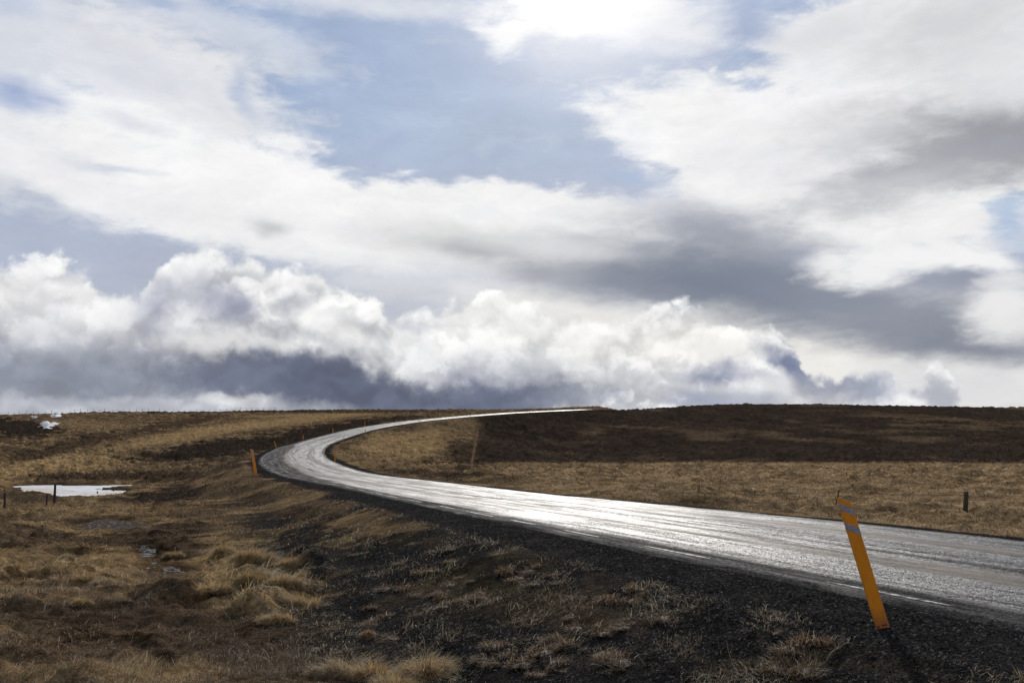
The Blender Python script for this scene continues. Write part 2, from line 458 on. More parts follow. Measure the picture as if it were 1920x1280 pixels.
def road_mat():
    m, nt, N, L, b = new_mat('wet_chip_seal')
    uv = N.new('ShaderNodeUVMap'); uv.uv_map = 'road'
    s = N.new('ShaderNodeSeparateXYZ'); L.new(uv.outputs[0], s.inputs[0])
    t, al = s.outputs[0], s.outputs[1]
    g = N.new('ShaderNodeNewGeometry'); P = g.outputs['Position']

    def along(k):
        cb = N.new('ShaderNodeCombineXYZ'); L.new(t, cb.inputs[0]); L.new(mth(nt, 'MULTIPLY', al, k), cb.inputs[1]); return cb.outputs[0]
    S, S2 = along(.10), along(.022)
    sw = mth(nt, 'SUBTRACT', nz(nt, S2, 1.2, 3), .5)
    tw = mth(nt, 'MULTIPLY_ADD', sw, 1.0, t)
    rag = mth(nt, 'SUBTRACT', nz(nt, S, 3.4, 6, .65), .5)

    def band(c, w, edge=.22):
        a = mth(nt, 'ABSOLUTE', mth(nt, 'SUBTRACT', mth(nt, 'MULTIPLY_ADD', rag, .9, tw), c))
        return mr(nt, a, w - edge, w + edge, 1, 0)
    tan = mth(nt, 'MAXIMUM', band(-1.0, .40), band(1.6, .36))
    dark = mth(nt, 'MULTIPLY', mth(nt, 'MAXIMUM', band(-.15, .14, .20), mth(nt, 'MULTIPLY', band(.95, .12, .18), .7)), mr(nt, nz(nt, S2, 3.1, 4), .40, .58))
    bend = mth(nt, 'MULTIPLY', mr(nt, al, BEND0, BEND0 + 35, 0, 1), mr(nt, al, BEND1 - 45, BEND1, 1, 0))
    tb = mth(nt, 'MULTIPLY_ADD', bend, -1.5, t)
    edge = mr(nt, mth(nt, 'MULTIPLY_ADD', rag, .9, tb), -2.80, -2.25, 1, 0)
    edge = mth(nt, 'MAXIMUM', edge, mr(nt, mth(nt, 'MULTIPLY_ADD', rag, .3, t), 2.85, 3.1, 0, 1))
    smear = mth(nt, 'MULTIPLY', edge, mr(nt, nz(nt, S, 4.2, 5, .6), .50, .62))
    streak = nz(nt, S, 2.6, 7, .7); lanes = nz(nt, S2, 4.6, 6, .6)
    vo = N.new('ShaderNodeTexVoronoi'); vo.inputs['Scale'].default_value = 44; L.new(P, vo.inputs['Vector'])
    sp = N.new('ShaderNodeSeparateColor'); L.new(vo.outputs['Color'], sp.inputs[0])
    spk = nz(nt, P, 13, 5, .85)
    chip = mx(nt, sp.outputs[0], (.020, .020, .021, 1), (.085, .083, .082, 1))
    chip = mx(nt, mr(nt, sp.outputs[1], .86, .93), chip, (.24, .23, .22, 1))
    base = mx(nt, mr(nt, streak, .35, .65, 0, .5), chip, (.055, .053, .050, 1))
    smooth = mx(nt, mr(nt, nz(nt, S, 7, 6, .6), .3, .7), (.13, .116, .100, 1), (.20, .176, .150, 1))
    tanm = mth(nt, 'MULTIPLY', tan, mr(nt, streak, .28, .46, .6, 1))
    base = mx(nt, tanm, base, smooth)
    dk = mth(nt, 'MAXIMUM', mth(nt, 'MULTIPLY', dark, .8), edge)
    base = mx(nt, mth(nt, 'MULTIPLY', dk, .8), base, (.020, .020, .0205, 1))
    base = mx(nt, mth(nt, 'MULTIPLY', smear, .75), base, (.13, .118, .104, 1))
    L.new(base, b.inputs['Base Color'])
    wet = mr(nt, mth(nt, 'MULTIPLY_ADD', streak, .45, mth(nt, 'MULTIPLY', lanes, .55)), .40, .60)
    ro = mth(nt, 'MULTIPLY_ADD', wet, -.12, .56)
    ro = mth(nt, 'MULTIPLY_ADD', dk, .25, ro)
    L.new(ro, b.inputs['Roughness'])
    spc = mth(nt, 'MULTIPLY_ADD', wet, .128, .014)
    spc = mth(nt, 'MULTIPLY', spc, mr(nt, mth(nt, 'MULTIPLY_ADD', sp.outputs[1], .25, mth(nt, 'MULTIPLY', spk, 1.0)), .52, .70, .04, 2.3))
    spc = mth(nt, 'MULTIPLY', spc, mth(nt, 'MULTIPLY_ADD', dk, -.86, 1.0))
    spc = mth(nt, 'MULTIPLY', spc, mth(nt, 'MULTIPLY_ADD', tanm, -.78, 1.0))
    L.new(spc, b.inputs['Specular IOR Level'])
    st = mth(nt, 'MULTIPLY_ADD', tanm, -.7, 1.0)
    h = mth(nt, 'ADD', mth(nt, 'SUBTRACT', 1.0, vo.outputs['Distance']), mth(nt, 'MULTIPLY', sp.outputs[2], .6))
    h = mth(nt, 'MULTIPLY', mth(nt, 'MULTIPLY_ADD', spk, 1.5, h), st)
    n1 = bump(nt, nz(nt, P, 3, 4), .012, .5)
    n2 = bump(nt, h, .009, 1.0, n1)
    L.new(n2, b.inputs['Normal'])
    return m


def blade_mat(name='dry_grass'):
    m, nt, N, L, b = new_mat(name)
    c = attr(nt, 'col').outputs['Color']
    L.new(c, b.inputs['Base Color']); b.inputs['Roughness'].default_value = .75
    b.inputs['Specular IOR Level'].default_value = .2
    tr = N.new('ShaderNodeBsdfTranslucent'); L.new(c, tr.inputs[0])
    ms = N.new('ShaderNodeMixShader'); ms.inputs[0].default_value = .38
    L.new(b.outputs[0], ms.inputs[1]); L.new(tr.outputs[0], ms.inputs[2])
    L.new(ms.outputs[0], N['Material Output'].inputs['Surface'])
    return m


# ------------------------------------------------------------------ mesh helpers
def mesh_np(name, co, faces, mat, col=None, uv=None, smooth=False, extra=None):
    """faces: (n, k) array of one polygon size"""
    me = bpy.data.meshes.new(name)
    n, k = faces.shape
    me.vertices.add(len(co)); me.vertices.foreach_set('co', np.ascontiguousarray(co, dtype=np.float32).ravel())
    me.loops.add(n * k); me.loops.foreach_set('vertex_index', np.ascontiguousarray(faces, dtype=np.int32).ravel())
    me.polygons.add(n); me.polygons.foreach_set('loop_start', np.arange(0, n * k, k, dtype=np.int32))
    me.update(calc_edges=True)
    me.polygons.foreach_set('use_smooth', np.full(n, smooth, dtype=bool))
    if col is not None:
        a = me.attributes.new('col', 'FLOAT_COLOR', 'POINT')
        a.data.foreach_set('color', np.c_[col, np.ones(len(col))].astype(np.float32).ravel())
    for nm, v in (extra or {}).items():
        a = me.attributes.new(nm, 'FLOAT', 'POINT'); a.data.foreach_set('value', v.astype(np.float32))
    if uv is not None:
        l = me.uv_layers.new(name='road'); l.data.foreach_set('uv', uv[faces.ravel()].astype(np.float32).ravel())
    me.materials.append(mat)
    return me


def link(name, me, parent=None, loc=(0, 0, 0), rot=(0, 0, 0)):
    o = bpy.data.objects.new(name, me); COL.objects.link(o); o.parent = parent
    o.location = loc; o.rotation_euler = rot
    return o


def tag(o, label=None, cat=None, group=None, kind=None):
    if label: o['label'] = label
    if cat: o['category'] = cat
    if group: o['group'] = group
    if kind: o['kind'] = kind
    return o


def quads(nr, nc, wrap=False):
    i = np.arange(nr - 1)[:, None]; j = np.arange(nc if wrap else nc - 1)[None]
    j2 = (j + 1) % nc
    return np.stack([i * nc + j, i * nc + j2, (i + 1) * nc + j2, (i + 1) * nc + j], -1).reshape(-1, 4)[:, ::-1]


# ------------------------------------------------------------------ ground: one sheet out to the horizon
def build_ground():
    a1 = np.linspace(-33, 33, 1150)
    step = np.cumsum(np.linspace(.08, 3.5, 60)); step = step / step[-1] * 147
    az = np.radians(np.r_[-(33 + step[::-1][1:]), a1, 33 + step])
    r = [0.5]
    while r[-1] < 9000:
        q = r[-1]
        k = .05 if q < 4 else .0062 if q < 50 else .0052 if q < 480 else .06
        r.append(q * (1 + k))
    r = np.array(r)
    R, Az = np.meshgrid(r, az, indexing='ij')
    X, Y = R * np.sin(Az), R * np.cos(Az)
    z, off, s, zr, wet, nat = height(X, Y, full=True)
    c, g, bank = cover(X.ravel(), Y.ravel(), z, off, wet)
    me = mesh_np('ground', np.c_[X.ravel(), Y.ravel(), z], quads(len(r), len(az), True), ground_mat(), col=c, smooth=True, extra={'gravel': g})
    # close the small hole under the photographer
    tag(link('ground', me), kind='structure')
    return me


def build_road():
    k = np.r_[np.arange(0, len(RC), 1)]
    T = np.r_[-HW - .12, -HW - .02, np.linspace(-HW + .05, HW - .05, 22), HW + .02, HW + .12]
    edge = (fbm(RS[k] / .9, RS[k] * 0, 4, 61, .7) - .5) * .34
    edge2 = (fbm(RS[k] / .9, RS[k] * 0 + 9, 4, 62, .7) - .5) * .30
    V, U = [], []
    for i, t in enumerate(T):
        w = edge if t < -HW + .1 else edge2 if t > HW - .1 else 0
        tt = t + w
        x = RC[k, 0] + NRM[k, 0] * tt; y = RC[k, 1] + NRM[k, 1] * tt
        z = RC[k, 2] + .02 * (1 - abs(t) / HW) - (.10 if i in (0, len(T) - 1) else .0) - (.012 if i in (1, len(T) - 2) else 0)
        V.append(np.stack([x, y, z], -1)); U.append(np.stack([np.full(len(k), t), RS[k]], -1))
    V = np.stack(V, 1).reshape(-1, 3); U = np.stack(U, 1).reshape(-1, 2)
    f = quads(len(k), len(T))[:, ::-1]
    me = mesh_np('road', V, f, road_mat(), uv=U, smooth=True)
    tag(link('road', me), kind='structure')
    # worn edge line and centre line, thin sheets on the asphalt
    m, nt, N, L, b = new_mat('worn_road_paint')
    g = N.new('ShaderNodeNewGeometry')
    c = mx(nt, mr(nt, nz(nt, g.outputs['Position'], 9, 6, .75), .46, .56), (.035, .034, .032, 1), (.38, .37, .35, 1))
    L.new(c, b.inputs['Base Color']); b.inputs['Roughness'].default_value = .7; b.inputs['Specular IOR Level'].default_value = .05
    for nm, t0, w, segs, seed in (('edge_line', -HW + .24, .075, (2.2, 2.6), 1), ('edge_line', HW - .22, .06, (1.6, 3.4), 3), ('centre_line', .25, .09, (2.5, 6), 2)):
        rr = np.random.default_rng(seed)
        VV, FF = [], []
        s = 50.0; n0 = 0
        while s < RS[-1] - 40:
            ln = rr.uniform(.6, 1.4) * segs[0]
            ss = np.arange(s, s + ln, .25)
            wv = w * (.35 + .65 * np.clip(np.sin(np.linspace(0, math.pi, len(ss))) * 2, 0, 1)) * .5
            for sgn in (-1, 1):
                tt = t0 + sgn * wv
                nx, ny = np.interp(ss, RS, NRM[:, 0]), np.interp(ss, RS, NRM[:, 1])
                VV.append(np.stack([np.interp(ss, RS, RC[:, 0]) + nx * tt, np.interp(ss, RS, RC[:, 1]) + ny * tt,
                                    np.interp(ss, RS, RC[:, 2]) + .02 * (1 - np.abs(tt) / HW) + .006], -1))
            a = np.arange(len(ss) - 1)
            FF.append(np.stack([n0 + a, n0 + len(ss) + a, n0 + len(ss) + a + 1, n0 + a + 1], -1))
            n0 += 2 * len(ss)
            s += ln + rr.uniform(.2, 1.0) * segs[1]
        me = mesh_np(nm, np.vstack(VV), np.vstack(FF), m)
        tag(link(nm, me), kind='structure')


def water_sheet(name, P, Z, mat, margin):
    c = P.mean(0)
    n = 96; ang = np.linspace(0, 2 * math.pi, n, endpoint=False)
    # grow the outline a little so that the banks cut the shore line
    d = P - c
    Q = P + d / np.linalg.norm(d, axis=1)[:, None] * margin
    seg = np.r_[0, np.cumsum(np.hypot(*np.diff(np.vstack([Q, Q[:1]]), axis=0).T))]
    t = np.linspace(0, seg[-1], n, endpoint=False); Q2 = np.vstack([Q, Q[:1]])
    ring = np.c_[np.interp(t, seg, Q2[:, 0]), np.interp(t, seg, Q2[:, 1])]
    V = np.vstack([np.c_[ring * 1, np.full(n, Z)]])
    import bmesh
    bm = bmesh.new(); vs = [bm.verts.new(v) for v in V]; bm.faces.new(vs)
    bmesh.ops.triangulate(bm, faces=bm.faces[:])
    for f in bm.faces:
        if f.normal.z < 0: f.normal_flip()
    me = bpy.data.meshes.new(name); bm.to_mesh(me); bm.free(); me.materials.append(mat)
    return tag(link(name, me), kind='structure')


def build_water():
    m, nt, N, L, b = new_mat('pond_ice')
    g = N.new('ShaderNodeNewGeometry'); P = g.outputs['Position']
    n = nz(nt, vec_scale(nt, P, (1, 1, 1)), .22, 6, .6)
    c = mx(nt, mr(nt, n, .40, .60), (.56, .56, .57, 1), (.44, .36, .27, 1))
    c = mx(nt, mr(nt, nz(nt, P, 1.3, 5, .6), .56, .68, 0, .75), c, (.16, .125, .09, 1))
    L.new(c, b.inputs['Base Color']); b.inputs['Roughness'].default_value = .45; b.inputs['Specular IOR Level'].default_value = .3
    water_sheet('frozen_pond', ICE, ICE_Z, m, 2.5)
    m, nt, N, L, b = new_mat('bog_water')
    g = N.new('ShaderNodeNewGeometry'); P = g.outputs['Position']
    b.inputs['Base Color'].default_value = (.055, .043, .034, 1); b.inputs['Roughness'].default_value = .22
    L.new(mr(nt, nz(nt, P, 5, 6, .7), .58, .66, .0, .8), b.inputs['Specular IOR Level'])
    L.new(bump(nt, nz(nt, P, 9, 5), .02, .6), b.inputs['Normal'])
    water_sheet('bog_pool', POND, POND_Z, m, 1.2)
    m, nt, N, L, b = new_mat('ditch_water')
    g = N.new('ShaderNodeNewGeometry'); P = g.outputs['Position']
    b.inputs['Base Color'].default_value = (.03, .024, .02, 1); b.inputs['Roughness'].default_value = .15
    L.new(mr(nt, nz(nt, P, 6, 6, .7),   .50, .62, .0, .45), b.inputs['Specular IOR Level'])
    L.new(bump(nt, nz(nt, P, 12, 5), .03, .7), b.inputs['Normal'])
    water_sheet('ditch_stream', STREAM, STREAM_Z, m, .5)


def drape_patch(name, pts, lift, mat, n=46):
    """snow lying on the ground: outline given on the ground, thick in the middle and thin at the rim"""
    P = np.array(pts); c = P.mean(0)
    xs = np.linspace(P[:, 0].min(), P[:, 0].max(), n); ys = np.linspace(P[:, 1].min(), P[:, 1].max(), n)
    X, Y = np.meshgrid(xs, ys, indexing='ij'); x, y = X.ravel(), Y.ravel()
    w = math.sqrt(np.ptp(P[:, 0]) * np.ptp(P[:, 1])) * .1
    d = sdist(x, y, P) + (fbm(x / w / 2, y / w / 3, 3, 91) - .5) * w * 1.2
    z = height(x, y) + np.clip(-d * .35, -.6, lift) + lift * .35
    k = quads(n, n)[:, ::-1]; k = k[(d[k] < w * .35).all(1)]
    used = np.unique(k); mp = -np.ones(n * n, int); mp[used] = np.arange(len(used))
    me = mesh_np(name, np.c_[x, y, z][used], mp[k], mat, smooth=True)
    return me


def ground_hit(u, v, y0=20., y1=430.):
    """where the ray of a photo pixel meets the land"""
    x, z = ray(u, v)
    Y = np.geomspace(y0, y1, 900)
    h = height(x * Y, Y, micro=False)
    d = EYE + z * Y - h
    i = np.where(d < 0)[0]
    k = i[0] if len(i) else np.abs(d).argmin()
    return x * Y[k], Y[k]


def build_snow():
    m, nt, N, L, b = new_mat('old_snow')
    g = N.new('ShaderNodeNewGeometry')
    c = mx(nt, mr(nt, nz(nt, g.outputs['Position'], .8, 5), .3, .7), (.52, .53, .56, 1), (.26, .25, .24, 1))
    L.new(c, b.inputs['Base Color']); b.inputs['Roughness'].default_value = .6
    for label, px in (('largest patch of old snow in the hollow at the far left', [(73, 800.5), (86, 798), (80, 794), (88, 793), (93, 795.5), (106, 794.5), (109, 797), (101, 800), (95, 804.5), (87, 805), (79, 803)]),
                      ('small patch of snow just below the skyline, above the largest patch', [(95, 780.5), (108, 777.5), (113, 780), (108, 783), (98, 782)]),
                      ('thin sliver of snow left of the small upper patch', [(57, 782.5), (69, 781.7), (70, 783.3), (60, 783.8)])):
        pts = [ground_hit(u, v) for u, v in px]
        tag(link('snow_patch', drape_patch('snow_patch', pts, .35, m)), label, 'snow patch')
# ------------------------------------------------------------------ grass and stones
def blades(base, h, w, az, lean, curl, col, tipcol):
    """five-vertex bent blades; all arguments are arrays"""
    n = len(h)
    dx, dy = np.sin(az), np.cos(az)
    px, py = np.cos(az + RNG.uniform(-.9, .9, n)), -np.sin(az + RNG.uniform(-.9, .9, n))
    l1, l2 = h * .5, h * .5
    a1, a2 = lean, lean + curl
    m = base + np.stack([dx * np.sin(a1) * l1, dy * np.sin(a1) * l1, np.cos(a1) * l1], -1)
    t = m + np.stack([dx * np.sin(a2) * l2, dy * np.sin(a2) * l2, np.cos(a2) * l2], -1)
    s = np.stack([px, py, np.zeros(n)], -1) * (w / 2)[:, None]
    V = np.stack([base - s, base + s, m - s * .8, m + s * .8, t], 1).reshape(-1, 3)
    i = np.arange(n)[:, None] * 5
    Fc = np.concatenate([i + [0, 1, 3], i + [0, 3, 2], i + [2, 3, 4]], 1).reshape(-1, 3)
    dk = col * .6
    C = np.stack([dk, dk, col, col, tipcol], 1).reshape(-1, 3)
    return V, Fc, C


def thin(name, u0, u1, v0, v1, n, fn, mat):
    """scatter over a stretch of land; density falls with distance"""
    u = RNG.uniform(u0, u1, n); v = v0 + (v1 - v0) * RNG.random(n) ** 1.0
    x1 = (u - 960) / F
    return u, v


def land_samples(n, az0, az1, r0, r1, p=1.0):
    az = np.radians(RNG.uniform(az0, az1, n))
    # equal numbers per band of viewing angle: density ~ 1/r^3
    k = RNG.random(n)
    inv = (1 / r0) ** p + k * ((1 / r1) ** p - (1 / r0) ** p)
    r = inv ** (-1 / p)
    return r * np.sin(az), r * np.cos(az), r


def build_grass():
    mat = blade_mat()
    # ---- turf of the bog, the bank and the field, within sight
    x, y, r = land_samples(560000, -31, 31, 7.0, 85, .75)
    z, off, s, zr, wet, nat = height(x, y, full=True)
    c, g, bank = cover(x, y, z, off, wet)
    ad = np.abs(off)
    clump = fbm(x * 1.9, y * 1.9, 3, 201); clump2 = fbm(x * 5, y * 5, 2, 203)
    onbank = bank > .3
    lum = c.sum(1)
    dens = np.where(onbank, .16 + .84 * sstep(.42, .58, clump) * (1 - g * .3), .25 + .75 * sstep(.38, .6, clump))
    dens *= np.where(lum < .12, .55, 1) * (ad > HW + 1.3) * (1 - (wet > .5))
    dens *= 1 - .75 * (g > .8) * (~onbank)
    k = RNG.random(len(x)) < dens
    x, y, z, r, c, clump, onbank, off, clump2, bank = [a[k] for a in (x, y, z, r, c, clump, onbank, off, clump2, bank)]
    n = len(x)
    h = (.035 + .12 * sstep(.4, .7, clump) * RNG.random(n) + .05 * RNG.random(n)) * (.7 + .8 * clump2)
    h = np.where(onbank, h * .85 + .015, h)
    pu, pv = seen(x, y, z)
    lush = np.zeros(n)
    for (cu, cv, ru, rv, rot) in ((495, 1085, 105, 72, 25), (740, 1258, 120, 34, 0), (440, 1045, 80, 24, 0), (60, 1060, 90, 22, 0)):
        a_ = math.radians(rot); du, dv_ = pu - cu, pv - cv
        q_ = np.hypot((du * math.cos(a_) + dv_ * math.sin(a_)) / ru, (-du * math.sin(a_) + dv_ * math.cos(a_)) / rv) + (clump2 - .5) * .8
        lush = np.maximum(lush, (1 - sstep(.7, 1.1, q_)) * (1. if cu > 100 else .4))
    h = h * (1 + 1.5 * lush)
    h = np.where(off > 0, h * 1.15, h)
    flow = (fbm(x * .5, y * .5, 2, 207) - .5) * 7 + 1.2
    az = np.where(lush > .4, 1.9 + (flow - 1.2) * .35 + RNG.normal(0, .45, n), flow + RNG.normal(0, .8, n))
    lean = np.clip(RNG.normal(.95, .35, n) + .15 * lush + .22 * onbank, .1, 1.5); curl = RNG.uniform(.1, .9, n)
    w = np.maximum(.0035 + .003 * RNG.random(n), r * .00045) * np.where(onbank, 1.35, 1)
    grass_c = c * .0 + np.where((c.sum(1) < .09)[:, None], np.array([[.085, .056, .030]]), c)
    b = (.40 + 1.35 * RNG.random(n) ** 1.6)[:, None] * (.6 + .9 * sstep(.35, .68, clump))[:, None]
    cc = np.where(onbank[:, None], np.array([[.185, .130, .078]]) * (.22 + .9 * RNG.random((n, 1)) ** 1.5), grass_c) * b
    green = (RNG.random(n) < .14 * onbank)[:, None]
    cc = np.where(green, np.array([[.052, .058, .026]]) * b, cc)
    pale = (RNG.random(n) < .045)[:, None]
    cc = cc * (1.4 + .6 * lush[:, None])
    cc = np.where(pale, np.array([[.50, .43, .31]]), cc)
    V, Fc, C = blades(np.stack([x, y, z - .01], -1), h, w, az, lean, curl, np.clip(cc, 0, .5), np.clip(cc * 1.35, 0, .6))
    tag(link('dry_grass', mesh_np('dry_grass', V, Fc, mat, col=C)), 'dry brown and straw coloured grass covering the bog, the bank and the near field', 'grass', kind='stuff')
    # ---- tufts of the distant moor
    x, y, r = land_samples(260000, -31, 31, 30, 320, .55)
    z, off, s, zr, wet, nat = height(x, y, full=True)
    c, g, bank = cover(x, y, z, off, wet)
    clump = fbm(x * .8, y * .8, 3, 221)
    k = (RNG.random(len(x)) < sstep(.35, .6, clump) * (.15 + .85 * sstep(32, 80, r))) & (np.abs(off) > HW + 1.8) & (wet < .3) & (g < .7)
    x, y, z, r, c, clump = [a[k] for a in (x, y, z, r, c, clump)]
    n = len(x)
    h = (.07 + .13 * RNG.random(n) + .12 * RNG.random(n) * sstep(50, 110, r)) * (.6 + .8 * clump)
    cc = c * ((.35 + 1.05 * RNG.random(n)) * (.65 + .7 * sstep(.4, .65, clump)))[:, None]
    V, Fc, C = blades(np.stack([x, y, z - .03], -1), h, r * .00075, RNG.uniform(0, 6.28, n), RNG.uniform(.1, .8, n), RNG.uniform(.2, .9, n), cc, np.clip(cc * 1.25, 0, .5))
    tag(link('moor_grass', mesh_np('moor_grass', V, Fc, mat, col=C)), 'tufty brown and golden moor grass on the distant slopes', 'grass', kind='stuff')
    return mat


def build_stones():
    m, nt, N, L, b = new_mat('basalt_chips')
    c = attr(nt, 'col').outputs['Color']; L.new(c, b.inputs['Base Color']); b.inputs['Roughness'].default_value = .7
    b.inputs['Specular IOR Level'].default_value = .03
    x, y, r = land_samples(240000, -16, 31, 7.0, 42, .9)
    z, off, s, zr, wet, nat = height(x, y, full=True)
    c, g, bank = cover(x, y, z, off, wet)
    ad = np.abs(off)
    k = (RNG.random(len(x)) < g * (.8)) & (ad > HW + .12)
    # a few chips thrown onto the asphalt edge
    x, y, z, r = x[k], y[k], z[k], r[k]
    n = len(x)
    sz = np.maximum(.003 + .008 * RNG.random(n) ** 2 + .014 * (RNG.random(n) < .012) * RNG.random(n), r * .0003)
    O = np.array([(1, 0, 0), (0, 1, 0), (-1, 0, 0), (0, -1, 0), (0, 0, .75), (0, 0, -.6)], float)
    V = O[None] * sz[:, None, None] * RNG.uniform(.6, 1.35, (n, 6, 1)) * RNG.uniform(.7, 1.3, (n, 1, 3))
    a = RNG.uniform(0, 6.28, n); ca, sa = np.cos(a)[:, None], np.sin(a)[:, None]
    V = np.stack([V[..., 0] * ca - V[..., 1] * sa, V[..., 0] * sa + V[..., 1] * ca, V[..., 2]], -1)
    V += np.stack([x, y, z + sz * .25], -1)[:, None]
    T = np.array([(0, 1, 4), (1, 2, 4), (2, 3, 4), (3, 0, 4), (1, 0, 5), (2, 1, 5), (3, 2, 5), (0, 3, 5)])
    Fc = (np.arange(n)[:, None, None] * 6 + T[None]).reshape(-1, 3)
    cl = RNG.uniform(.008, .034, n) * (1 + 4 * (RNG.random(n) < .04))
    C = np.repeat(np.stack([cl * 1.02, cl, cl * .98], -1), 6, 0)
    tag(link('loose_gravel', mesh_np('loose_gravel', V.reshape(-1, 3), Fc, m, col=C)), 'loose black gravel on the road shoulder and bank', 'gravel', kind='stuff')


def tussock_mesh(name, wid, hgt, n, mat, seed, sweep=(0, 0), tone=(.30, .19, .085), old=.3):
    """a mound of dead grass: hair-like blades fountaining from a dome, combed by the wind"""
    rr = np.random.default_rng(seed)
    L_ = [(0, 0, 1.0)] + [(math.cos(t) * wid * .26 * k, math.sin(t) * wid * .18 * k, rr.uniform(.45, .8)) for t, k in zip(rr.uniform(0, 6.28, 4), rr.uniform(1.0, 1.9, 4))]
    which = rr.choice(5, n, p=[.40, .15, .15, .15, .15]); LL = np.array(L_)[which]
    a = rr.uniform(0, 2 * math.pi, n); q = np.sqrt(rr.random(n))
    bx, by = LL[:, 0] + np.cos(a) * q * wid * .30 * LL[:, 2], LL[:, 1] + np.sin(a) * q * wid * .25 * LL[:, 2]
    bz = hgt * .40 * LL[:, 2] * (1 - q ** 2) - .02
    out = np.arctan2(bx, by)
    lock = rr.normal(0, .55, (9,))[rr.integers(0, 9, n)]
    dirx = np.sin(out + lock) * (q * .9 + .15) + sweep[0] * 1.5 + rr.normal(0, .16, n)
    diry = np.cos(out + lock) * (q * .9 + .15) + sweep[1] * 1.5 + rr.normal(0, .16, n)
    az = np.arctan2(dirx, diry)
    lean = np.clip(.35 + q * .75 + rr.normal(0, .32, n), .05, 1.5); curl = rr.uniform(.3, 1.3, n)
    hgt *= .88
    h = hgt * rr.uniform(.5, 1.3, n) ** 1.6 * 1.15 * (.6 + .5 * LL[:, 2])
    w = rr.uniform(.0035, .0065, n)
    shade = rr.uniform(.45, 1.45, n)
    c = np.array(tone)[None] * shade[:, None]
    c = np.where((rr.random(n) < old)[:, None], c * np.array([[.55, .5, .45]]), c)
    c = np.where((rr.random(n) < .05)[:, None], np.array([[.42, .36, .26]]), c)
    s0 = RNG.bit_generator.state
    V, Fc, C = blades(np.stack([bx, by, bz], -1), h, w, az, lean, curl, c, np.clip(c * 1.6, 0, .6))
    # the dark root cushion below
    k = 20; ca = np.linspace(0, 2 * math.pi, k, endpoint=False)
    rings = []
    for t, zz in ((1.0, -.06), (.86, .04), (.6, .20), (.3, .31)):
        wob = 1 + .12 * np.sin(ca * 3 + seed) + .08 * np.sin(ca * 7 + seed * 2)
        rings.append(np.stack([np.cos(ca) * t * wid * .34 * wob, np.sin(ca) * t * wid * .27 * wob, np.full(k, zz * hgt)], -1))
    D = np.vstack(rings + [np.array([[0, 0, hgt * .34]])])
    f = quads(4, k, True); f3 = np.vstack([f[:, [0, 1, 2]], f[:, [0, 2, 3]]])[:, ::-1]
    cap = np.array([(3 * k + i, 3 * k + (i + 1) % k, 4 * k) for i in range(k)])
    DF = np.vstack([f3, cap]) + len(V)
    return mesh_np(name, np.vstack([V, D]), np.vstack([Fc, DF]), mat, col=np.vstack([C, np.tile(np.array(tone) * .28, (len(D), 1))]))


# foreground tussocks: photo base point, width in metres, height, what tells each one apart
TUSSOCKS = [
    (472, 1052, .95, .30, (.25, -.2), 'large rounded straw tussock at the top of the tussock bank beside the ditch'),
    (415, 1046, .60, .22, (.3, -.2), 'straw tussock just left of the large rounded one above the ditch'),
    (330, 1046, .42, .13, (0, 0), 'small flat-topped tussock standing in the ditch stream'),
    (156, 1098, .42, .17, (0, 0), 'orange-brown hedgehog-shaped tussock on the bare ground at left, larger of a touching pair'),
    (196, 1106, .40, .15, (.1, 0), 'darker low tussock touching the right side of the hedgehog-shaped one'),
    (38, 1110, .46, .15, (0, 0), 'spiky pale tussock nearest the left edge of the picture'),
    (150, 1138, .30, .12, (0, 0), 'little tussock below the touching pair on the bare ground'),
    (128, 1056, .42, .13, (0, 0), 'thin wispy tussock behind the touching pair'),
    (70, 1042, .40, .12, (0, 0), 'faded low tussock near the gravelly flat at far left'),
    (545, 1066, .60, .16, (.5, -.1), 'straw tussock leaning onto the foot of the gravel bank'),
    (565, 1078, .30, .12, (.1, 0), 'small bright tuft at the right tip of the tussock bank'),
    (480, 1090, .75, .16, (.6, -.2), 'flattened combed tussock in the middle of the tussock bank'),
    (420, 1106, .85, .13, (.6, -.2), 'low spread-out tussock on the ditch side of the tussock bank'),
    (530, 1102, .62, .20, (.4, -.3), 'tussock with dishevelled golden blades right of the combed one'),
    (560, 1140, .60, .20, (-.2, -.3), 'tussock with long blades drooping forward at the foot of the bank'),
    (470, 1152, .60, .12, (.6, -.1), 'bleached tussock with whitish stalks at the lower left of the tussock bank'),
    (520, 1170, .50, .12, (-.5, -.2), 'nearest low tussock of the tussock bank, blades pointing left'),
    (800, 1262, .62, .21, (.25, 0), 'big golden tussock at the bottom centre, tallest of its row'),
    (700, 1262, .50, .17, (-.1, 0), 'golden tussock left of the tallest one at the bottom centre'),
    (632, 1258, .45, .16, (-.35, 0), 'olive-straw tussock at the left end of the bottom row'),
    (745, 1284, .55, .15, (0, -.1), 'tussock cut off by the bottom edge of the picture'),
    (690, 1196, .20, .09, (.2, -.2), 'lone small brown tuft on the gravel bank above the bottom row'),
]


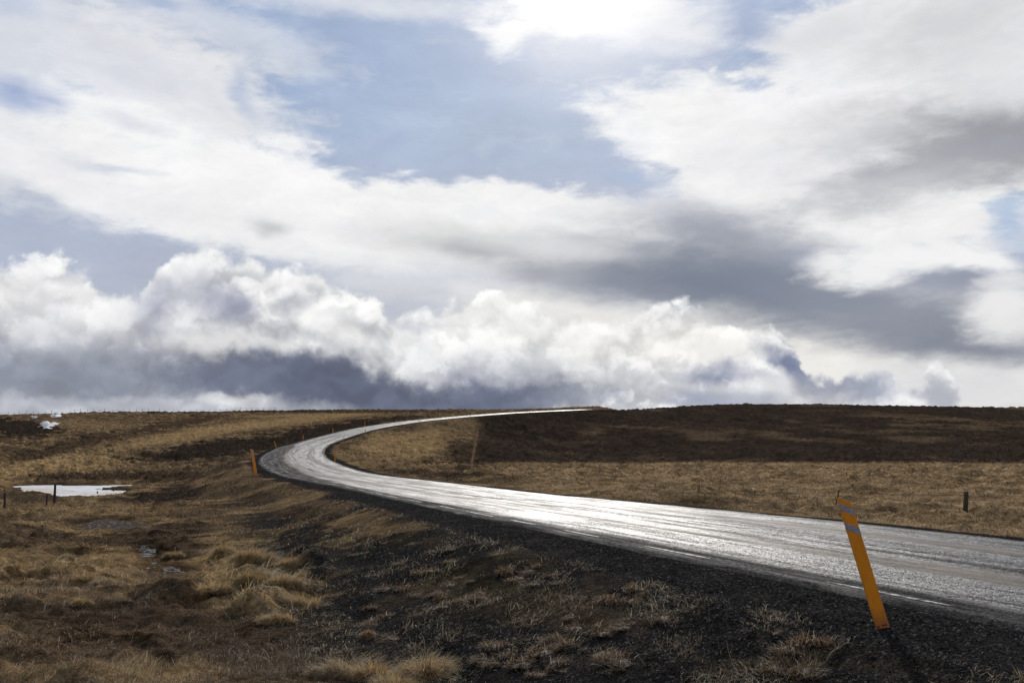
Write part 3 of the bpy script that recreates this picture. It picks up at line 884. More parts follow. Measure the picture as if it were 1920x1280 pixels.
def build_tussocks(mat):
    for i, (u, v, wid, hgt, sw, label) in enumerate(TUSSOCKS):
        x, y = ground_hit(u, v, 6, 60)
        z = float(height(np.array([x]), np.array([y]))[0])
        tone = (.44, .30, .145) if i not in (4, 5, 7, 8, 15, 19) else (.36, .265, .15)
        if i == 21: tone = (.26, .165, .085)
        me = tussock_mesh('grass_tussock', wid, hgt, int(3800 * wid + 700), mat, 50 + i, sw, tone)
        tag(link('grass_tussock', me, loc=(x, y, z)), label, 'tussock')
    # brown tufts breaking through the gravel of the bank
    protos = [tussock_mesh('bank_tuft', .34, .075, 420, mat, 300 + j, (.5, -.1), (.19, .125, .072), .4) for j in range(4)]
    rr = np.random.default_rng(5)
    cnt = 0
    while cnt < 90:
        u = rr.uniform(600, 1560); v = rr.uniform(930, 1275)
        edge = 930 + (u - 650) * .245
        if v < edge + 25 + 20 * rr.random(): continue
        x, y = ground_hit(u, v, 6, 60)
        if fbm(np.array([x * 1.1]), np.array([y * 1.1]), 2, 401)[0] < .47: continue
        z = float(height(np.array([x]), np.array([y]))[0])
        o = link('bank_tuft', protos[cnt % 4], loc=(x, y, z - .01), rot=(0, 0, rr.uniform(0, 6.28)))
        o.scale = [rr.uniform(.55, 1.5)] * 3
        tag(o, 'small brown tuft of withered grass on the black gravel bank', 'grass tuft', 'brown tufts scattered over the gravel bank')
        cnt += 1


def tube(pts, r0, r1, k=5):
    pts = np.array(pts, float); n = len(pts)
    V, Fc = [], []
    for i, p in enumerate(pts):
        d = pts[min(i + 1, n - 1)] - pts[max(i - 1, 0)]; d /= np.linalg.norm(d)
        a = np.cross(d, (0, 0, 1.0)) if abs(d[2]) < .95 else np.cross(d, (1.0, 0, 0)); a /= np.linalg.norm(a); b = np.cross(d, a)
        r = r0 + (r1 - r0) * i / (n - 1)
        for j in range(k):
            t = 2 * math.pi * j / k
            V.append(p + (a * math.cos(t) + b * math.sin(t)) * r)
    for i in range(n - 1):
        for j in range(k):
            Fc.append((i * k + j, i * k + (j + 1) % k, (i + 1) * k + (j + 1) % k, (i + 1) * k + j))
    return np.array(V), np.array(Fc)


def zat(x, y):
    return float(height(np.array([float(x)]), np.array([float(y)]))[0])


def build_stalks():
    ms = plain('stalk_straw', (.36, .29, .18), .7, .2, 60); mh = plain('seed_head', (.42, .38, .28), .9, .2, 90)
    rr = np.random.default_rng(11)
    spots = [(562, 1262, .28), (590, 1254, .24), (606, 1246, .30), (617, 1234, .33), (640, 1238, .22), (652, 1240, .20), (632, 1252, .24)]
    for u, v, h in spots:
        x, y = ground_hit(u, v, 6, 60)
        root = bpy.data.objects.new('seed_head_stalk', None); COL.objects.link(root); root.location = (x, y, zat(x, y))
        root.empty_display_size = .05
        tag(root, 'thin withered stalk with pale fluffy seed heads beside the bottom row of tussocks', 'stalk', 'withered seed-head stalks')
        lx, ly = rr.uniform(-.06, .06, 2)
        V, Fc = tube([(0, 0, -.02), (lx * .3, ly * .3, h * .5), (lx, ly, h)], .0022, .0014)
        link('stem', mesh_np('stem', V, Fc, ms), root)
        for q in range(3):
            hx, hy, hz = lx + rr.uniform(-.035, .035), ly + rr.uniform(-.03, .03), h * rr.uniform(.8, 1.03)
            k = 8; a = np.linspace(0, 2 * math.pi, k, endpoint=False)
            prof = [(0.0015, -.012), (.007, -.006), (.009, .002), (.006, .009), (.001, .012)]
            V = np.vstack([np.stack([np.cos(a) * pr * (1 + .2 * np.sin(a * 3)), np.sin(a) * pr, np.full(k, pz)], -1) for pr, pz in prof]) + (hx, hy, hz)
            link('seed_head', mesh_np('seed_head', V, quads(5, k, True)[:, ::-1], mh), root)
    # long bleached grass stems, bent and leaning, one by one
    protos = []
    for j in range(5):
        b = rr.uniform(-.5, .5)
        V, Fc = tube([(0, 0, -.02), (.02 * b, .01, .14), (.09 * b, .03, .26), (.20 * b, .04, .34)], .0026, .0012, 4)
        protos.append(mesh_np('bleached_stem', V, Fc, ms))
    for i, (u, v) in enumerate([(75, 1045), (120, 1065), (205, 1075), (215, 1180), (298, 1190), (365, 1155), (395, 1035), (440, 1195), (455, 1190), (478, 1185), (505, 1205), (548, 1190), (560, 1175),
                                (190, 1110), (100, 1100), (330, 1040), (700, 995), (888, 1125), (862, 1140), (960, 1160), (1020, 1150), (1160, 1190), (1240, 1200), (1330, 1170), (820, 1270), (792, 1272), (770, 1274), (730, 1270),
                                (1385, 1260), (1400, 1235), (1440, 1180), (1430, 1215), (1460, 1176), (1300, 1150), (1100, 1230), (1210, 1260), (150, 1260), (240, 1225), (340, 1255)]):
        x, y = ground_hit(u, v, 6, 60)
        o = link('bleached_stem', protos[i % 5], loc=(x, y, zat(x, y)), rot=(rr.uniform(-.7, .7), rr.uniform(-.7, .7), rr.uniform(0, 6.28)))
        o.scale = [rr.uniform(.5, 1.0)] * 3
        tag(o, 'single bleached dead grass stem sticking up from the turf', 'grass stem', 'bleached grass stems standing above the turf')
# ------------------------------------------------------------------ sky: Nishita under procedural clouds, all in world directions
def build_world(sun_el, sun_az):
    w = bpy.data.worlds.new("World"); SC.world = w; w.use_nodes = True
    nt = w.node_tree; nt.nodes.clear(); N = nt.nodes.new; L = nt.links.new

    def put(sock, val):
        if hasattr(val, 'links') or isinstance(val, bpy.types.NodeSocket): L(val, sock)
        else: sock.default_value = val

    def M(op, a, b=None, c=None, clamp=False):
        n = N('ShaderNodeMath'); n.operation = op; n.use_clamp = clamp
        put(n.inputs[0], a)
        if b is not None: put(n.inputs[1], b)
        if c is not None: put(n.inputs[2], c)
        return n.outputs[0]

    def VM(op, a, b=None, c=None):
        n = N('ShaderNodeVectorMath'); n.operation = op
        put(n.inputs[0], a)
        if b is not None: put(n.inputs[1], b)
        if c is not None: put(n.inputs[2], c)
        return n.outputs['Value'] if op in ('LENGTH', 'DOT_PRODUCT') else n.outputs[0]

    def noise(vec, scale, detail=6, rough=.55, dist=0., lac=2.0):
        n = N('ShaderNodeTexNoise'); n.noise_dimensions = '3D'
        L(vec, n.inputs['Vector']); n.inputs['Scale'].default_value = scale; n.inputs['Detail'].default_value = detail
        n.inputs['Roughness'].default_value = rough; n.inputs['Distortion'].default_value = dist; n.inputs['Lacunarity'].default_value = lac
        return n

    def ramp(x, a, b, lo=0., hi=1., kind='SMOOTHSTEP'):
        n = N('ShaderNodeMapRange'); n.interpolation_type = kind
        put(n.inputs[0], x); n.inputs[1].default_value = a; n.inputs[2].default_value = b
        put(n.inputs[3], lo); put(n.inputs[4], hi)
        return n.outputs[0]

    def mix(f, a, b):
        n = N('ShaderNodeMix'); n.data_type = 'RGBA'
        put(n.inputs[0], f); put(n.inputs[6], a); put(n.inputs[7], b)
        return n.outputs[2]

    def srgb(r, g, b):
        f = lambda c: (c / 255 / 12.92) if c / 255 <= .04045 else ((c / 255 + .055) / 1.055) ** 2.4
        return (f(r), f(g), f(b), 1)

    def curve(x, pts):
        """Float curve through (azimuth, value) points; x already in degrees"""
        n = N('ShaderNodeFloatCurve')
        L(ramp(x, -35, 35, 0., 1., 'LINEAR'), n.inputs['Value'])
        c = n.mapping.curves[0]
        q = [((a + 35) / 70, (b + 2) / 32) for a, b in pts]
        c.points[0].location = q[0]; c.points[1].location = q[-1]
        for p in q[1:-1]: c.points.new(*p)
        for p in c.points: p.handle_type = 'AUTO'
        n.mapping.update()
        return M('MULTIPLY_ADD', n.outputs[0], 32, -2)

    tc = N('ShaderNodeTexCoord')
    D = VM('NORMALIZE', tc.outputs['Generated'])
    sx = N('ShaderNodeSeparateXYZ'); L(D, sx.inputs[0])
    az = M('MULTIPLY', M('ARCTAN2', sx.outputs[0], sx.outputs[1]), 57.29578)
    el = M('MULTIPLY', M('ARCSINE', sx.outputs[2]), 57.29578)
    cb = N('ShaderNodeCombineXYZ'); L(az, cb.inputs[0]); L(el, cb.inputs[1]); A = cb.outputs[0]

    # --- domain warps, in degrees
    Dst = VM('MULTIPLY', D, (1, 1, 2.6))           # stretched: streaky high cloud
    w1 = noise(Dst, 4.5, 5, .55)
    w1v = VM('SUBTRACT', w1.outputs['Color'], (.5, .5, .5))
    w1f = noise(VM('ADD', Dst, (3.1, 7.7, 1.3)), 17, 7, .62)
    w1fv = VM('SUBTRACT', w1f.outputs['Color'], (.5, .5, .5))
    Ah = VM('MULTIPLY_ADD', w1v, (5.0, 3.0, 0), A)
    Ah = VM('MULTIPLY_ADD', w1fv, (1.7, 1.0, 0), Ah)
    w2 = noise(VM('MULTIPLY', D, (1, 1, 1.25)), 11, 4, .5)
    w2v = VM('SUBTRACT', w2.outputs['Color'], (.5, .5, .5))
    w3 = noise(VM('MULTIPLY', D, (1, 1, 1.15)), 34, 8, .62)
    w3v = VM('SUBTRACT', w3.outputs['Color'], (.5, .5, .5))
    Ac = VM('MULTIPLY_ADD', w2v, (3.0, 2.4, 0), A)
    Ac = VM('MULTIPLY_ADD', w3v, (1.3, 1.2, 0), Ac)
    grain_h = M('SUBTRACT', noise(Dst, 26, 8, .6, .3).outputs[0], .5)
    grain_c = M('SUBTRACT', noise(D, 42, 8, .6, .2).outputs[0], .5)

    def blob(base, coord, grain, u, v, ru, rv, rot, col, inner, alpha, g):
        a0, e0 = azel(u, v)
        s = math.degrees(1 / F)
        mp = N('ShaderNodeMapping'); mp.vector_type = 'TEXTURE'
        L(coord, mp.inputs[0])
        mp.inputs[1].default_value = (a0, e0, 0); mp.inputs[2].default_value = (0, 0, math.radians(-rot))
        mp.inputs[3].default_value = (ru * s, rv * s, 1)
        r = VM('LENGTH', mp.outputs[0])
        if g: r = M('MULTIPLY_ADD', grain, g * 1.35, r)
        return mix(ramp(r, inner, 1.0 + (1 - inner) * .25, alpha, 0.), base, srgb(*col))

    # --- clear air
    nis = N('ShaderNodeTexSky'); nis.sky_type = 'NISHITA'; nis.sun_disc = False
    nis.sun_elevation = sun_el; nis.sun_rotation = sun_az; nis.altitude = 400; nis.air_density = 1.0; nis.dust_density = 1.2
    nsc = VM('MULTIPLY', nis.outputs[0], (.085, .085, .085))
    blue = mix(ramp(el, 9, 20), srgb(174, 182, 201), srgb(152, 172, 204))
    blue = mix(ramp(el, 0, 9), srgb(214, 215, 217), blue)
    c = mix(.92, nsc, blue)

    def paint(base, coord, grain, blobs):
        for i, b in enumerate(blobs):
            if i % 6 == 0: q = VM('MULTIPLY_ADD', base, (1e-7, 1e-7, 1e-7), coord)   # evaluates the layers one after another
            base = blob(base, q, grain, *b)
        return base
    c = paint(c, Ah, grain_h, SKY_HIGH)
    # soft brightness structure of the high cloud
    tone = noise(VM('ADD', Dst, (9, 2, 5)), 7, 7, .55, .4).outputs[0]
    ml = N('ShaderNodeMix'); ml.data_type = 'RGBA'; ml.blend_type = 'MULTIPLY'; ml.inputs[0].default_value = 1
    L(c, ml.inputs[6]); k = ramp(tone, .3, .7, .94, 1.08, 'LINEAR')
    kc = N('ShaderNodeCombineColor'); L(k, kc.inputs[0]); L(k, kc.inputs[1]); L(k, kc.inputs[2]); L(kc.outputs[0], ml.inputs[7])
    c = ml.outputs[2]
    fibre = noise(VM('MULTIPLY', VM('MULTIPLY_ADD', w1fv, (.05, .05, .05), D), (1, 1, 3.2)), 24, 8, .66, .2).outputs[0]
    mf = N('ShaderNodeMix'); mf.data_type = 'RGBA'; mf.blend_type = 'MULTIPLY'; mf.inputs[0].default_value = 1
    kf = N('ShaderNodeCombineColor'); kk_ = ramp(fibre, .32, .68, .955, 1.035, 'LINEAR')
    L(kk_, kf.inputs[0]); L(kk_, kf.inputs[1]); L(ramp(fibre, .32, .68, .972, 1.022, 'LINEAR'), kf.inputs[2]); L(c, mf.inputs[6]); L(kf.outputs[0], mf.inputs[7])
    c = mf.outputs[2]
    wisp = ramp(noise(VM('ADD', VM('MULTIPLY_ADD', w1v, (.12, .12, .12), Dst), (5, 1, 8)), 12, 8, .62).outputs[0], .52, .75, 0., .42)
    c = mix(M('MULTIPLY', wisp, ramp(el, 10, 14)), c, srgb(226, 229, 234))
    c = paint(c, Ah, grain_h, SKY_GREY)

    # --- cumulus bank
    top = curve(M('ADD', az, M('MULTIPLY', 1.0, 0.0)), [azel(u, v) for u, v in BANK_TOP])
    sc = N('ShaderNodeSeparateXYZ'); L(Ac, sc.inputs[0])
    wz = curve(sc.outputs[0], [azel(u, v) for u, v in BANK_TOP])
    depth = M('SUBTRACT', wz, sc.outputs[1])                     # degrees below the warped outline
    depth = M('MULTIPLY_ADD', grain_c, 1.6, depth)
    # puffs: cauliflower cells at two sizes, lit from above
    def puff(off):
        v = VM('ADD', VM('MULTIPLY', D, (1, 1, 1.1)), off)
        v = VM('MULTIPLY_ADD', w2v, (.07, .07, .06), v)
        v = VM('MULTIPLY_ADD', w3v, (.04, .04, .036), v)
        r = None
        for sc_, wt in ((11, 1.0), (25, .5), (55, .2)):
            n = N('ShaderNodeTexVoronoi'); n.feature = 'F1'; n.inputs['Scale'].default_value = sc_
            L(v, n.inputs['Vector'])
            r = M('MULTIPLY', n.outputs['Distance'], -wt) if r is None else M('MULTIPLY_ADD', n.outputs['Distance'], -wt, r)
        return r
    p0 = puff((0, 0, 0))
    depth = M('MULTIPLY_ADD', M('ADD', p0, .78), 1.7, depth)
    cover_ = ramp(depth, -.10, .60)
    lit = M('SUBTRACT', puff((-.002, 0, .012)), p0)
    lit = M('MULTIPLY_ADD', grain_c, .12, lit)
    crease = ramp(p0, -1.05, -.72)
    shade = mix(ramp(depth, 0.2, 5.0), srgb(243, 243, 243), srgb(196, 198, 204))
    shade = mix(ramp(lit, .0, .24, 0., .45), shade, srgb(166, 170, 181))
    shade = mix(ramp(lit, .0, -.16, 0., .7), shade, srgb(251, 250, 248))
    shade = paint(shade, Ac, grain_c, SKY_BANK)
    # keep the puffs alive inside the painted tones
    sm = N('ShaderNodeMix'); sm.data_type = 'RGBA'; sm.blend_type = 'MULTIPLY'; sm.inputs[0].default_value = 1
    L(shade, sm.inputs[6]); kk = M('MULTIPLY', ramp(lit, -.22, .24, 1.10, .86, 'LINEAR'), ramp(crease, 0., 1., .95, 1.02, 'LINEAR'))
    k2 = N('ShaderNodeCombineColor'); L(kk, k2.inputs[0]); L(kk, k2.inputs[1]); L(kk, k2.inputs[2]); L(k2.outputs[0], sm.inputs[7])
    shade = sm.outputs[2]
    c = mix(cover_, c, shade)
    c = paint(c, Ac, grain_c, SKY_FRONT)

    # --- the rest of the sky, outside the part the photograph shows: the same broken cloud
    rest_n = noise(Dst, 3.2, 8, .58, .3).outputs[0]
    rest = mix(ramp(rest_n, .42, .60), mix(.6, nsc, srgb(150, 172, 206)), srgb(205, 207, 212))
    rest = mix(ramp(noise(Dst, 6, 5, .5).outputs[0], .5, .75), rest, srgb(140, 146, 160))
    side = M('MAXIMUM', ramp(M('ABSOLUTE', az), 31, 40), ramp(el, 25.5, 33))
    c = mix(side, c, rest)
    # glow of the hidden sun
    sd = (math.sin(sun_az) * math.cos(sun_el), math.cos(sun_az) * math.cos(sun_el), math.sin(sun_el))
    dt = VM('DOT_PRODUCT', D, sd)
    glow = M('POWER', M('MAXIMUM', dt, 0.), 260)
    c = mix(M('MULTIPLY', glow, .7, clamp=True), c, (1.25, 1.22, 1.18, 1))
    bg = N('ShaderNodeBackground'); L(c, bg.inputs[0]); bg.inputs[1].default_value = 1.0
    out = N('ShaderNodeOutputWorld'); L(bg.outputs[0], out.inputs[0])


BANK_TOP = [(-150, 470), (0, 482), (60, 492), (110, 484), (170, 512), (225, 545), (255, 548), (272, 505), (300, 472), (345, 462), (395, 474), (420, 494), (515, 489), (570, 508),
            (640, 532), (700, 545), (755, 572), (800, 560), (850, 562), (915, 550), (965, 572), (1030, 598), (1120, 590), (1200, 577), (1260, 573), (1330, 582),
            (1400, 608), (1450, 610), (1485, 650), (1520, 684), (1600, 674), (1660, 694), (1700, 748), (1735, 722), (1780, 722), (1815, 756), (1920, 764), (2100, 760)]
# u, v, half-width, half-height, rotation, colour, inner, alpha, grain
WH, OFF, SIL = (244, 244, 244), (228, 229, 231), (212, 214, 219)
SKY_HIGH = [
    (900, 250, 320, 100, 0, (178, 192, 212), .0, .8, .5), (820, 120, 160, 60, 30, (172, 188, 212), .0, .6, 1.2), (700, 230, 160, 50, 30, (170, 186, 211), .0, .5, 1.2),
    (720, 540, 170, 50, 5, (205, 208, 214), .2, .9, .4),
    # upper left veil
    (60, 80, 330, 150, 10, (222, 225, 231), .35, .85, .8), (400, 60, 300, 75, 12, (216, 220, 229), .2, .75, .9), (560, 110, 130, 40, 30, (205, 213, 226), .1, .6, .8),
    (720, 5, 340, 32, 0, (222, 225, 231), .1, .8, .8), (330, 200, 260, 130, 20, (232, 233, 236), .45, .92, .8),
    (250, 150, 150, 60, 15, (206, 210, 222), .0, .5, .8),
    # long band from the left edge to the right
    (60, 290, 260, 95, 15, OFF, .3, .9, .8), (330, 330, 330, 105, 18, WH, .5, .97, .7), (600, 392, 330, 95, 15, WH, .65, 1, .7),
    (160, 350, 260, 42, 18, (238, 238, 240), .4, .95, .5), (900, 425, 370, 98, 4, WH, .75, 1, .6), (560, 445, 330, 55, 10, (236, 236, 237), .5, .95, .4),
    (1150, 450, 330, 95, 4, WH, .6, 1, .4), (860, 500, 350, 40, 4, (236, 236, 236), .3, .9, .4), (900, 540, 360, 42, 4, (214, 217, 223), .2, .8, .4), (560, 305, 80, 40, 25, WH, .3, .8, .8),
    (210, 322, 90, 12, 5, (190, 198, 216), .0, .6, .8), (230, 230, 80, 16, 8, (200, 206, 220), .0, .5, .8),
    (20, 190, 75, 42, 10, (156, 172, 206), .1, .9, 1.0), (15, 20, 70, 26, 10, (190, 201, 221), .0, .7, 1.0), (450, 195, 60, 24, 60, (166, 182, 211), .0, .6, 1.0), (300, 12, 60, 14, 0, (160, 178, 210), .0, .7, 1.2),
    # sun cloud, top middle
    (1090, 5, 210, 62, 0, (253, 253, 253), .4, 1, .9), (960, 60, 60, 45, 10, (246, 247, 249), .2, .95, 1.2), (1240, 50, 170, 60, 10, (236, 237, 241), .2, .85, 1.1),
    (1160, 120, 150, 50, 0, (200, 207, 224), .0, .6, 1.2),
    # great mass on the right
    (1700, 110, 330, 190, -20, (238, 238, 239), .6, 1, .7), (1330, 240, 260, 105, 10, (246, 246, 246), .55, 1, .7), (1560, 300, 330, 150, 10, (240, 240, 241), .7, 1, .6),
    (1800, 300, 330, 170, 0, (232, 232, 234), .7, 1, .5), (1500, 400, 300, 70, 14, (243, 243, 243), .5, 1, .5), (1740, 400, 200, 75, 5, (240, 240, 240), .4, 1, .5),
    (1180, 240, 90, 45, 20, (246, 246, 247), .2, .9, .9), (1520, 90, 120, 70, 30, (240, 241, 243), .3, .9, .8), (1370, 138, 26, 12, 0, WH, .2, .9, .9), (1322, 130, 8, 10, 0, WH, .2, .7, .9),
    (1905, 425, 50, 42, 20, (168, 189, 217), .0, .8, 2.4), (1915, 488, 60, 18, 0, (174, 192, 218), .0, .7, 2.4), (1425, 45, 60, 22, 30, (176, 186, 212), .0, .7, .9), (1330, 30, 60, 30, 20, (222, 226, 234), .0, .5, .9),
    (1290, 95, 90, 26, 20, (190, 198, 218), .0, .4, .9),
    (920, 280, 22, 26, 70, (190, 202, 221), .0, .6, .9),
    # pale air beneath the band
    (1640, 640, 420, 120, 5, (238, 236, 231), .4, 1, .2), (1800, 720, 320, 60, 0, (226, 226, 227), .4, .95, .2), (1010, 570, 220, 35, 0, (232, 231, 228), .2, .9, .3), (1200, 600, 300, 40, 0, (236, 234, 230), .2, .95, .3),
]
SKY_GREY = [
    (485, 420, 40, 26, 5, (186, 188, 191), .0, .75, .2), (1880, 265, 260, 100, 8, (140, 142, 149), .1, .92, .7), (1740, 325, 250, 72, -8, (168, 170, 177), .1, .85, .8), (1600, 250, 110, 50, 0, (205, 206, 210), .0, .6, .6),
    (1560, 60, 160, 45, -15, (215, 216, 219), .0, .7, .6), (1800, 50, 220, 90, -10, (206, 208, 211), .0, .85, .8), (1860, 130, 150, 60, 0, (222, 223, 226), .0, .6, .6),
    (1660, 350, 150, 30, 0, (200, 201, 206), .0, .6, .5), (1180, 330, 80, 16, 15, (176, 192, 216), .0, .85, .6),
    (950, 470, 330, 55, 4, (196, 197, 199), .0, .85, .3), (900, 480, 140, 26, 4, (172, 174, 179), .0, .7, .3), (1330, 410, 170, 45, 8, (190, 193, 201), .0, .8, .4),
    (1400, 435, 180, 72, 12, (158, 162, 175), .0, .85, .4), (1340, 500, 310, 100, 10, (143, 149, 161), .1, .9, .35), (1210, 535, 290, 46, 3, (134, 140, 154), .1, .9, .3), (1430, 545, 250, 84, 12, (117, 125, 142), .1, .92, .3),
    (1060, 525, 120, 18, 2, (165, 168, 175), .0, .8, .3), (1650, 590, 340, 72, 16, (137, 143, 157), .2, .92, .35), (1810, 640, 180, 48, 10, (133, 138, 152), .2, .9, .35), (1790, 530, 180, 60, 14, (146, 151, 167), .0, .9, .5),
    (1620, 500, 110, 42, -5, (242, 242, 242), .3, .97, .8), (1540, 490, 45, 24, 0, (240, 240, 240), .1, .8, .9), (1720, 480, 110, 30, 8, (244, 244, 244), .2, .95, .7), (1830, 490, 90, 30, 20, (244, 244, 244), .3, .95, .7),
    (1880, 580, 90, 50, -5, (236, 236, 236), .2, .95, .8), (1900, 620, 90, 30, 0, (232, 232, 232), .1, .9, .7), (1870, 535, 60, 18, 0, (225, 226, 228), .0, .7, .8),
    (1060, 470, 200, 30, 4, (226, 227, 229), .0, .6, .3),
]
SKY_BANK = [
    (150, 690, 330, 105, 0, (153, 157, 169), .1, .85, .6), (330, 700, 200, 60, 0, (152, 156, 168), .1, .7, .6), (40, 620, 150, 90, 0, (210, 212, 217), .1, .6, .7), (120, 560, 220, 60, 10, (240, 240, 241), .1, .8, .7),
    (390, 560, 90, 50, 10, (168, 171, 186), .0, .8, .7), (440, 580, 55, 40, 10, (138, 143, 163), .0, .8, .7), (345, 540, 60, 40, 0, (205, 207, 214), .0, .6, .7), (285, 570, 45, 60, -25, (172, 176, 192), .0, .8, .7),
    (310, 620, 60, 22, 0, (128, 136, 160), .0, .8, .8), (555, 578, 50, 28, 0, (150, 154, 170), .0, .85, .7), (330, 500, 60, 30, 0, (238, 239, 240), .1, .8, .6), (520, 520, 120, 28, 5, (244, 244, 244), .1, .85, .6),
    (400, 640, 120, 40, 10, (238, 238, 238), .2, .9, .7), (640, 620, 120, 50, 15, (242, 242, 241), .2, .9, .7), (700, 620, 60, 24, 20, (190, 192, 199), .0, .7, .8), (800, 600, 70, 16, 0, (178, 182, 194), .0, .7, .8),
    (520, 655, 110, 28, 8, (238, 238, 238), .1, .8, .7), (575, 716, 250, 56, 9, (101, 107, 127), .4, .97, .7), (450, 710, 130, 36, 8, (114, 120, 138), .2, .9, .6), (660, 750, 180, 34, 0, (110, 116, 134), .2, .9, .5),
    (930, 610, 130, 60, 10, (240, 240, 238), .2, .9, .7), (900, 700, 130, 50, 0, (166, 169, 182), .0, .75, .7), (920, 745, 170, 34, 0, (112, 120, 145), .2, .92, .5), (780, 670, 60, 60, 0, (226, 227, 229), .0, .7, .7),
    (1100, 650, 150, 70, 0, (240, 239, 236), .2, .85, .7), (1000, 700, 100, 50, 0, (196, 199, 207), .0, .6, .7), (1180, 710, 130, 45, 0, (214, 215, 219), .0, .7, .7), (1290, 640, 160, 60, 0, (240, 238, 234), .2, .85, .6),
    (1350, 690, 80, 26, 0, (118, 128, 158), .0, .85, .8), (1460, 665, 62, 24, 35, (110, 120, 150), .1, .95, .7), (1500, 700, 45, 30, 40, (122, 131, 158), .1, .9, .6), (1340, 740, 100, 24, 0, (152, 160, 182), .0, .8, .7),
    (1430, 715, 90, 26, 5, (226, 227, 229), .0, .85, .8), (1390, 738, 70, 16, 0, (188, 193, 204), .0, .7, .8), (1600, 728, 125, 44, 12, (158, 163, 180), .3, .95, .6), (1530, 748, 60, 16, 0, (200, 203, 211), .0, .7, .7), (1770, 745, 70, 24, 5, (186, 190, 200), .1, .9, .6),
    (100, 715, 400, 72, 2, (140, 145, 160), .3, .85, .8), (935, 748, 220, 52, 0, (112, 119, 139), .3, .95, .8), (640, 744, 240, 56, 3, (103, 109, 129), .35, .95, .8), (400, 712, 130, 36, 4, (112, 118, 137), .1, .85, .9), (1110, 748, 120, 24, 0, (160, 165, 178), .1, .7, .9),
    (250, 772, 420, 24, 0, (190, 193, 201), .3, .75, .7), (430, 754, 80, 14, 0, (226, 227, 229), .1, .85, .9),
]
SKY_FRONT = []
# ------------------------------------------------------------------ road marker posts
def box_mesh(name, sx, sy, z0, z1, mat, bevel=0., slant=0., holes=(), zdiv=1):
    import bmesh
    bm = bmesh.new()
    nz_ = zdiv + 1
    rings = []
    for i in range(nz_):
        z = z0 + (z1 - z0) * i / zdiv
        q = []
        for x, y in ((-1, -1), (1, -1), (1, 1), (-1, 1)):
            zz = z + (slant * (-x) if i == nz_ - 1 else 0)
            q.append(bm.verts.new((x * sx / 2, y * sy / 2, zz)))
        rings.append(q)
    for a, b in zip(rings[:-1], rings[1:]):
        for j in range(4): bm.faces.new((a[j], a[(j + 1) % 4], b[(j + 1) % 4], b[j]))
    bm.faces.new(rings[0][::-1]); bm.faces.new(rings[-1])
    if bevel:
        bmesh.ops.bevel(bm, geom=[e for e in bm.edges], offset=bevel, segments=2, affect='EDGES', clamp_overlap=True)
    me = bpy.data.meshes.new(name); bm.to_mesh(me); bm.free(); me.materials.append(mat)
    return me


def stake_mesh(name, mat, W=.118, H=1.2, depth=.032, t=.007, slant=.042):
    """roadside stake: a plastic channel, flat face with two returned flanges, slanted top"""
    import bmesh
    bm = bmesh.new()
    h = W / 2
    prof = [(-h, depth), (-h, .006), (-h + .006, 0), (h - .006, 0), (h, .006), (h, depth), (h - t, depth), (h - t, t), (-h + t, t), (-h + t, depth)]
    rows = []
    for z in (-.25, .25, .6, .9, H):
        rows.append([bm.verts.new((x, y, z + (-x / h * slant if z == H else 0))) for x, y in prof])
    n = len(prof)
    for a, b in zip(rows[:-1], rows[1:]):
        for j in range(n): bm.faces.new((a[j], a[(j + 1) % n], b[(j + 1) % n], b[j]))
    bm.faces.new(rows[-1]); bm.faces.new(rows[0][::-1])
    bmesh.ops.triangulate(bm, faces=[f for f in bm.faces if len(f.verts) > 4])
    bmesh.ops.recalc_face_normals(bm, faces=bm.faces[:])
    me = bpy.data.meshes.new(name); bm.to_mesh(me); bm.free(); me.materials.append(mat)
    return me


def band_mesh(name, mat, z0, z1, W=.118, slant=.042, y=-.0025):
    h = W / 2 - .003
    def zz(x, z, s): return z - x / h * s
    xs = np.linspace(-h, h, 7)
    lo = [(x, y - .0, zz(x, z0, slant)) for x in xs]; hi = [(x, y - .0, zz(x, z1, slant)) for x in xs]
    lob = [(x, .0005, zz(x, z0, slant)) for x in xs]; hib = [(x, .0005, zz(x, z1, slant)) for x in xs]
    V = np.array(lo + hi + lob + hib); n = 7
    Fc = [(i, i + 1, n + i + 1, n + i) for i in range(n - 1)] + [(n + i, n + i + 1, 3 * n + i + 1, 3 * n + i) for i in range(n - 1)] + [(2 * n + i, 2 * n + i + 1, i + 1, i) for i in range(n - 1)]
    return mesh_np(name, V, np.array(Fc), mat)


def disc_mesh(name, mat, r, y=-.0025, k=14):
    a = np.linspace(0, 2 * math.pi, k, endpoint=False)
    V = np.vstack([np.stack([np.cos(a) * r, np.full(k, y), np.sin(a) * r], -1), np.stack([np.cos(a) * r, np.full(k, .001), np.sin(a) * r], -1)])
    import bmesh
    bm = bmesh.new(); vs = [bm.verts.new(v) for v in V]
    bm.faces.new(vs[:k]); [bm.faces.new((vs[i], vs[k + i], vs[k + (i + 1) % k], vs[(i + 1) % k])) for i in range(k)]
    me = bpy.data.meshes.new(name); bm.to_mesh(me); bm.free(); me.materials.append(mat)
    return me


